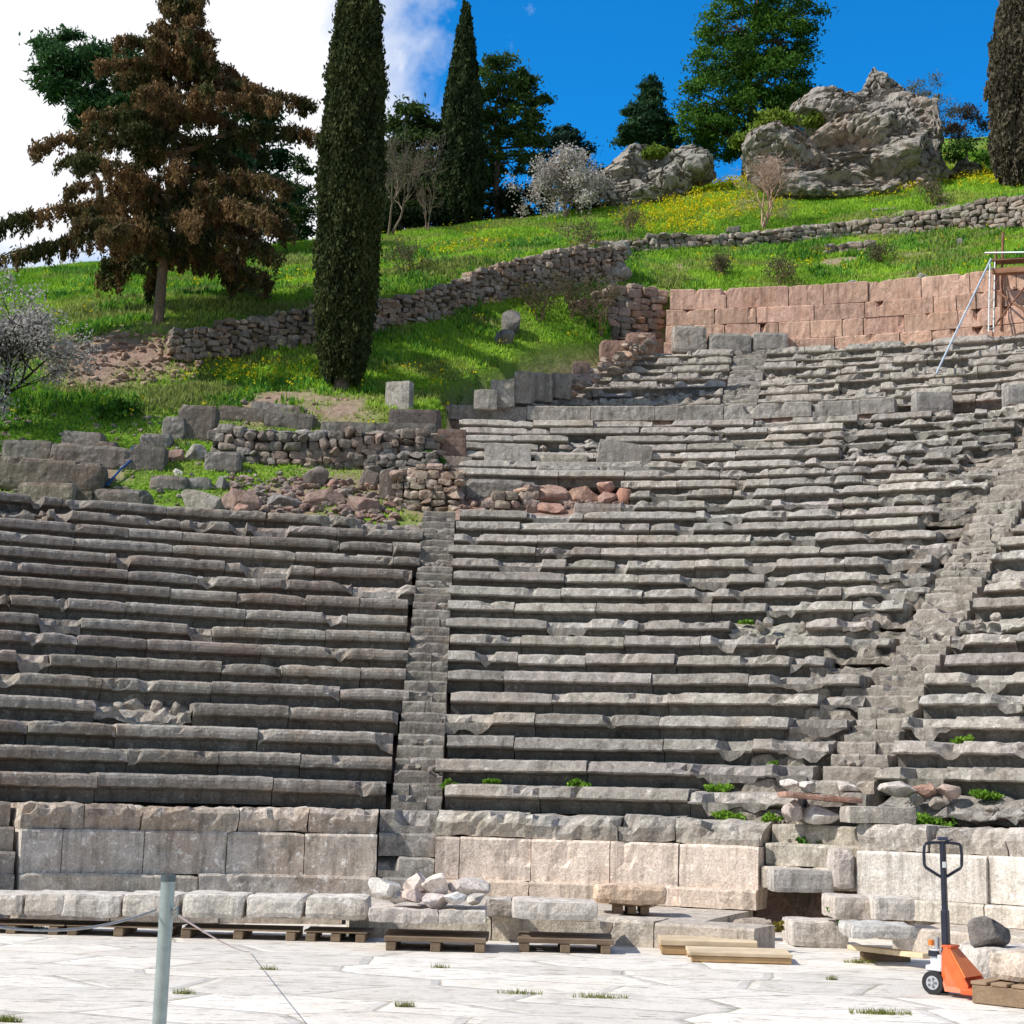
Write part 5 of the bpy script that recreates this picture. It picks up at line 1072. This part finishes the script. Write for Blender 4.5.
for px, py, d, H, l in ((600,335,48.6,2.1,'dark brushy shrub in the shade at the left end of the rubble wall'),(582,262,49.6,1.9,'leafless twiggy shrub on the terrace wall at its bend'),(628,236,57,1.6,'greyish twiggy shrub on the slope above the long wall'),(540,322,47.6,2.0,'brownish twiggy shrub in the shade below the terrace wall'),(572,318,47.8,1.9,'second brownish twiggy shrub in the shade below the terrace wall, nearer the rubble wall'),
                        (405,272,52,1.4,'thin twiggy shrub on the grass right of the giant cypress'),(720,276,51,1.2,'brownish twiggy shrub above the left part of the red wall'),(780,284,50.4,1.3,'dark tangled shrub hanging over the middle of the red wall'),(262,300,48,1.2,'thin twiggy shrub in the grass right of the pale conifer trunk'),(880,262,52,1.0,'brownish twiggy shrub in the grass above the red wall, right part'),(930,205,60,1.3,'greyish twiggy shrub at the upper line of stones')):
    twig_tree('shrub', l, 'shrub', foot(px, py, d), 5, H, .022, 3, ((.06,.07,.03), (.17,.17,.09)), 900, .05, .5, 'twiggy shrubs on the slope', tint=(.9, .8, .7) if d > 48 or px < 500 else (.45, .4, .35), jl=.1)
# green weeds and bushes
def weed(label, c, r, n, cols=((.03,.09,.015), (.12,.30,.04)), leaf=.06, name='weed', group='green plants growing between the stones', h=.8):
    P, k, dz, _ = clumped(np.array(c)+np.array([0, 0, r*h*.5]), (r, r*.7, r*h), max(5, n//30), 30, r*.35, .2); ac = Acc(); P = P[P[:, 2] > c[2]-.03]; k = k[:len(P)]
    leaves(ac, P, leaf, lerpc(cols[0], cols[1], np.clip(k*.6+.4*rng.random(len(k)), 0, 1)), up=.8); return tag(ac.build(name, M['leaf']), label, 'plant', group)
weed('leafy green bush on the rubble above the stair head', at(430, 466, 36.8), .30, 900, leaf=.09)
weed('small green bush on the tier divide below the short upper stairway', at(753, 435, 41.0), .22, 600, leaf=.08)
weed('tall green weeds on the rough coping behind the jack handle', onz(955, 850, .95)*0+at(958, 848, 20.6), .38, 900)
weed('green tuft left of the jack handle on the rough coping', at(925, 828, 21.0), .22, 400)
weed('leafy weeds on the right seats at the photo edge', at(1003, 740, 22.2), .26, 500)
weed('green plants at the far back of the terrace, left of the dark squared block', at(120, 425, 39.2), .5, 1100, leaf=.1)
weed('bright weed at the top of the jack-side parapet, photo edge', at(1010, 830, 20.4), .2, 350)
weed('green tuft in the mouth of the dark hole', at(845, 918, 18.2), .16, 300)
BRT = ((.09, .22, .02), (.30, .50, .06))
for n_, dg, r_, l in ((1,3.5,.16,'bright tuft low on the central seats, first from the narrow stairway'),(1,9.5,.2,'bright tuft on the central seats under the second row, middle'),(1,19.5,.22,'long bright tuft on the central seats left of the little slab shelter'),(2,22.5,.12,'tuft at the right end of the second central row'),
        (3,34.,.2,'bright weeds on the right seats near the photo edge'),(1,33.,.22,'bright weeds on the lowest right seats behind the jack handle'),(1,37.5,.2,'bright weeds on the lowest right seats at the photo edge'),(0,21.,.22,'yellow-green tuft on the coping left of the broken steps'),(0,24.,.18,'yellow-green tuft on the coping beside the broken steps'),(0,31.5,.26,'large bright weeds on the coping left of the jack handle'),(0,35.,.3,'large bright weeds on the coping behind the jack handle'),
        (9,17.,.14,'tuft in a broken stretch of the central seats'),):
    z_ = rowz(n_)-RI if n_ else 1.345
    weed(l, pol(rowR(n_)-.05, radians(dg), z_), r_*.85, int(2100*r_), BRT, .036, h=.35)
weed('small weed at the foot of the narrow stairway', pol(R0+.2, radians(.6), rowz(0)-.1), .12, 220, BRT, .045)
weed('yellow-green moss in the broken end of the kerb', at(778, 930, 17.6), .08, 160, ((.16,.13,.03), (.42,.33,.06)), .03)
weed('green weed on the right coping between broken steps and white slabs', at(815, 845, 20.6), .2, 300)
# leafy tufts on the hillside and the low green mass at the left
def tufts(name, label, pts_n, region, size, cols, mat='grassblade', hm=.2, mask=None, wid=.035, bend=.25, jitc=.3, group=None):
    """blades of grass rooted on the terrain; region = (x0, x1, y0, y1)"""
    x = rng.uniform(region[0], region[1], pts_n); y = rng.uniform(region[2], region[3], pts_n)
    # keep the view wedge with a margin
    k = (np.abs(x) < (.36*y+3)) & ~in_seats(x, y); x, y = x[k], y[k]
    R, ph = polar(x, y); k = (soil(x, y) < rng.uniform(.25, .8, len(x))); x, y = x[k], y[k]
    R, ph = polar(x, y); k = ~((R < 39.4) & (ph > radians(7.5))); x, y = x[k], y[k]
    if mask is not None: k = mask(x, y); x, y = x[k], y[k]
    z = hgt(x, y); n = len(x); s = size*rng.uniform(.5, 1.4, n)*np.where((y < 39.3) & (x < 3), .5, 1.)*(0.7+.6*fbm(np.stack([x*.7, y*.7, x*0], -1), 41, 2)); a = rng.uniform(0, 2*pi, n)
    w = wid*rng.uniform(.7, 1.4, n); dx, dy = np.cos(a)*w, np.sin(a)*w; lx, ly = rng.normal(size=n)*bend*s, rng.normal(size=n)*bend*s
    V = np.stack([np.stack([x-dx, y-dy, z-.03], -1), np.stack([x+dx, y+dy, z-.03], -1), np.stack([x+lx*.4+dx*.7, y+ly*.4+dy*.7, z+s*.6], -1), np.stack([x+lx, y+ly, z+s], -1)], 1).reshape(-1, 3)
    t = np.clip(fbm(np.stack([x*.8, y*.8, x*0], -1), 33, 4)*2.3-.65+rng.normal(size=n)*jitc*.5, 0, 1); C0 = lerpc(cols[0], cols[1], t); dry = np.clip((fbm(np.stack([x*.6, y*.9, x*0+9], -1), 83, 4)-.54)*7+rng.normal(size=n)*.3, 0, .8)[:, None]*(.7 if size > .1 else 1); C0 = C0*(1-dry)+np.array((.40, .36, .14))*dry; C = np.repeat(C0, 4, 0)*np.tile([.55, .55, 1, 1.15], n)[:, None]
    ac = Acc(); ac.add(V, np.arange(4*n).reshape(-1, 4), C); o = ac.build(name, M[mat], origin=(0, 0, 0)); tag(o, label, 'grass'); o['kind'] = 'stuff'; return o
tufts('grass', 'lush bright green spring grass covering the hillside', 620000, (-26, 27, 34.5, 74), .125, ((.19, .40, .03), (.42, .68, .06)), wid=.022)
tufts('weeds', 'taller leafy green growth in patches on the lower left slope and above the red wall', 90000, (-18, 22, 37, 58), .2, ((.06, .20, .025), (.19, .42, .06)), wid=.045, mask=lambda x, y: (fbm(np.stack([x*.75, y*.75, x*0], -1), 77, 3) > .54) | ((x < -6.5) & (y < 41.5) & (y > 38.2)))
def flowers():
    n = 52000; x = rng.uniform(-20, 24, n); y = rng.uniform(38, 72, n); k = ~in_seats(x, y) & (soil(x, y) < .3); x, y = x[k], y[k]
    w = np.zeros(len(x))+.012
    for px, py, d, rx, ry, s in ((705,200,62,3.2,2.6,1.),(680,222,59.4,1.8,1.4,.9),(730,176,66,2.2,2,.9),(995,165,64,2.4,3,.9),(240,372,42.2,2.2,1.0,.5),(290,378,41.2,1.6,.8,.5),(470,258,55,1.5,1.6,.3),(890,192,62.5,2.2,.8,.8),(470,385,42.2,2.4,1.2,.3),(560,366,45,2,.8,.25),(330,300,50,2.5,2,.12),(840,255,53,3,1.5,.12),(1010,190,61,2,1.5,.6),(770,125,66,.9,1,.9)):
        c = at(px, py, d); w = np.maximum(w, s*np.clip(1.3-np.hypot((x-c[0])/rx, (y-c[1])/ry), 0, 1))
    w = w*(.3+1.4*fbm(np.stack([x, y, x*0], -1), 55, 3)); k = rng.random(len(x)) < w; x, y = x[k], y[k]; R, ph = polar(x, y); k = ~((R < 39.4) & (ph > radians(7.5))); x, y = x[k], y[k]
    z = hgt(x, y); P = np.stack([x, y, z+rng.uniform(.12, .38, len(x))], -1); P = np.concatenate([P+rng.normal(size=P.shape)*.07 for _ in range(5)]); ac = Acc()
    leaves(ac, P, .07, lerpc((.62, .50, .01), (.85, .74, .03), rng.random(len(P))), elong=1.); o = ac.build('yellow_flowers', M['petal'], origin=(0, 0, 0)); tag(o, 'small yellow spring flowers in drifts over the green hillside', 'flowers'); o['kind'] = 'stuff'
flowers()
for px, py, d, r, l in ((775,122,65.2,.9,'grassy green growth on the left shoulder of the huge rock'),(820,118,65.6,.7,'second grassy patch on the shoulder of the huge rock, nearer its summit'),(750,140,65.0,.7,'yellow-green growth at the left end of the huge rock'),(655,150,66,.5,'leafy green plant on top of the smooth grey rock')):
    weed(l, at(px, py+6, d-.9), r, 2600, ((.08,.16,.02), (.30,.40,.06)), .11, group='green growth on the hilltop rocks', h=.55)
# tufts in the joints of the orchestra paving
def tuft(label, px, py, r, n, cols=((.14,.16,.03), (.36,.38,.10)), h=.045, z=0.):
    n = int(n*.6); c = onz(px, py, z); ac = Acc(); a = rng.uniform(0, 6.28, n); q = np.clip(rng.normal(size=(n, 2))*rng.uniform(.3, 1.1, (n, 1)), -1.3, 1.3)*np.array([r, r*.3])*.55; x, y = c[0]+q[:, 0], c[1]+q[:, 1]; s = h*rng.uniform(.4, 1.3, n); w = .003
    V = np.stack([np.stack([x-w*np.cos(a), y-w*np.sin(a), x*0+z+.001], -1), np.stack([x+w*np.cos(a), y+w*np.sin(a), x*0+z+.001], -1), np.stack([x+rng.normal(size=n)*s*.4, y+rng.normal(size=n)*s*.4, z+s], -1)], 1).reshape(-1, 3)
    ac.add(V, np.arange(3*n).reshape(-1, 3), np.repeat(lerpc(cols[0], cols[1], rng.random(n)), 3, 0)); return tag(ac.build('grass_tuft', M['grassblade']), label, 'grass tuft', 'grass tufts in the paving joints')
for a in (('dry yellow-green grass tuft in the bottom left corner of the photo',8,1022,.12,500,),('long grassy joint at the bottom right, below the jack wheels',880,1014,.32,700),('small bright green tuft left of centre near the bottom',405,1007,.10,260),('grass tuft at the edge of the timbers under the leftmost whitish blocks',38,929,.2,420),
          ('low grassy joint running across the bottom middle',600,998,.30,380),('grass along the joint left of the bottom middle',520,994,.25,250),('small tuft on the paving right of the metal post',184,994,.12,200),('faint tuft on the paving halfway between post and rubble pallet',270,970,.12,140),('grass under the narrow whitish plank near the jack',860,963,.22,420),
          ('green tuft beneath the middle pallet corner',350,935,.2,240),('tiny weed on the paving left of the jack',832,980,.07,160),('faint dry tuft above the bottom edge, middle left',440,968,.12,130)):
    tuft(*a)

# ------------------------------------------------------------------ light, sky, camera
SD = np.array([-.956, -.292, 0]); SD /= np.linalg.norm(SD); EL = radians(45)
L = bpy.data.lights.new('sun', 'SUN'); L.energy = 5.0; L.angle = radians(.55); L.color = (1, .945, .86)
so = bpy.data.objects.new('sun', L); COL.objects.link(so)
from mathutils import Vector
sv = Vector((SD[0]*cos(EL), SD[1]*cos(EL), sin(EL))); so.rotation_euler = sv.to_track_quat('Z', 'Y').to_euler(); so.location = (-30, -10, 40)
w = bpy.data.worlds.new('World'); scene.world = w; w.use_nodes = True; n = N(w.node_tree); w.node_tree.nodes.clear()
sky = n('ShaderNodeTexSky', sky_type='NISHITA'); sky.sun_disc = False; sky.sun_elevation = EL; sky.sun_rotation = atan2(SD[0], SD[1]) % (2*pi); sky.altitude = 600; sky.air_density = 1.0; sky.dust_density = .3; sky.ozone_density = 2.5
gm = n('ShaderNodeGamma'); n.set(gm.inputs[0], n.mix(1., sky.outputs[0], (.9, .9, .9), 'MULTIPLY')); gm.inputs[1].default_value = 1.2
skyc = n.mix(1., gm.outputs[0], (.11, 1.5, 2.2), 'MULTIPLY')
tc = n('ShaderNodeTexCoord').outputs['Generated']; sx = n('ShaderNodeSeparateXYZ'); n.set(sx.inputs[0], tc)
u = n.math('DIVIDE', sx.outputs[0], n.math('MAXIMUM', sx.outputs[1], .05)); el = n.math('DIVIDE', sx.outputs[2], n.math('MAXIMUM', sx.outputs[1], .05))
cn = n('ShaderNodeTexNoise'); n.set(cn.inputs['Vector'], tc); cn.inputs['Scale'].default_value = 5; cn.inputs['Detail'].default_value = 7; cn.inputs['Roughness'].default_value = .6; cn.inputs['Distortion'].default_value = .15
edge = n.math('ADD', n.math('MULTIPLY', u, -6.), n.math('MULTIPLY', n.math('SUBTRACT', cn.outputs[0], .5), 1.9))
mask = n.ramp(n.math('ADD', edge, .05), [(.34, 0.), (.50, .5), (.74, 1.)])
# a clear gap low over the hill at the left
low = n.ramp(n.math('ADD', el, n.math('MULTIPLY', n.math('SUBTRACT', cn.outputs[0], .5), .12)), [(.295, 0.), (.345, 1.)])
mask = n.math('MULTIPLY', n.math('MULTIPLY', mask, low), n.ramp(sx.outputs[1], [(.1, .12), (.5, 1.)]))
# thin wisps
mp = n('ShaderNodeMapping'); n.set(mp.inputs[0], tc); mp.inputs['Scale'].default_value = (11, 4, 7); mp.inputs['Rotation'].default_value = (0, .25, 0)
wn = n.noise(mp.outputs[0], 1.3, 6, .65, .8); wz = n.ramp(n.math('ABSOLUTE', n.math('ADD', u, .083)), [(.0, 1.), (.028, 0.)])
wm = n.math('MULTIPLY', n.ramp(wn, [(.42, 0.), (.66, 1.)]), n.math('MULTIPLY', wz, n.ramp(el, [(.42, 0.), (.47, 1.), (.60, .5), (.68, 0.)])))
allm = n.math('MAXIMUM', mask, wm)
final = n.mix(allm, skyc, (11.5, 11.6, 12.), 'MIX')
# unseen broken cloud behind the camera, added as soft fill light
bk = n.math('MULTIPLY', n.ramp(n.math('MULTIPLY', sx.outputs[1], -1.), [(.0, 0.), (.25, 1.)]), n.ramp(cn.outputs[0], [(.38, .2), (.55, 1.)]))
final = n.mix(bk, final, (3.5, 3.2, 2.85), 'MIX')
bg = n('ShaderNodeBackground'); n.set(bg.inputs[0], final); bg.inputs[1].default_value = .09
ow = n('ShaderNodeOutputWorld'); w.node_tree.links.new(bg.outputs[0], ow.inputs[0])
cam = bpy.data.cameras.new('camera'); cam.sensor_width = 36; cam.sensor_fit = 'HORIZONTAL'; cam.lens = F/1024*36; cam.clip_end = 5000; cam.clip_start = .1
co_ = bpy.data.objects.new('camera', cam); COL.objects.link(co_)
from mathutils import Matrix
co_.matrix_world = Matrix(((_R[0], _U[0], -_f[0], 0), (_R[1], _U[1], -_f[1], 0), (_R[2], _U[2], -_f[2], EYE), (0, 0, 0, 1)))
scene.camera = co_
for o in bpy.data.objects:
    if '_o' in o: del o['_o']
scene.view_settings.view_transform = 'Standard'; scene.view_settings.look = 'None'; scene.view_settings.exposure = 0
scene.render.resolution_x = scene.render.resolution_y = 1024
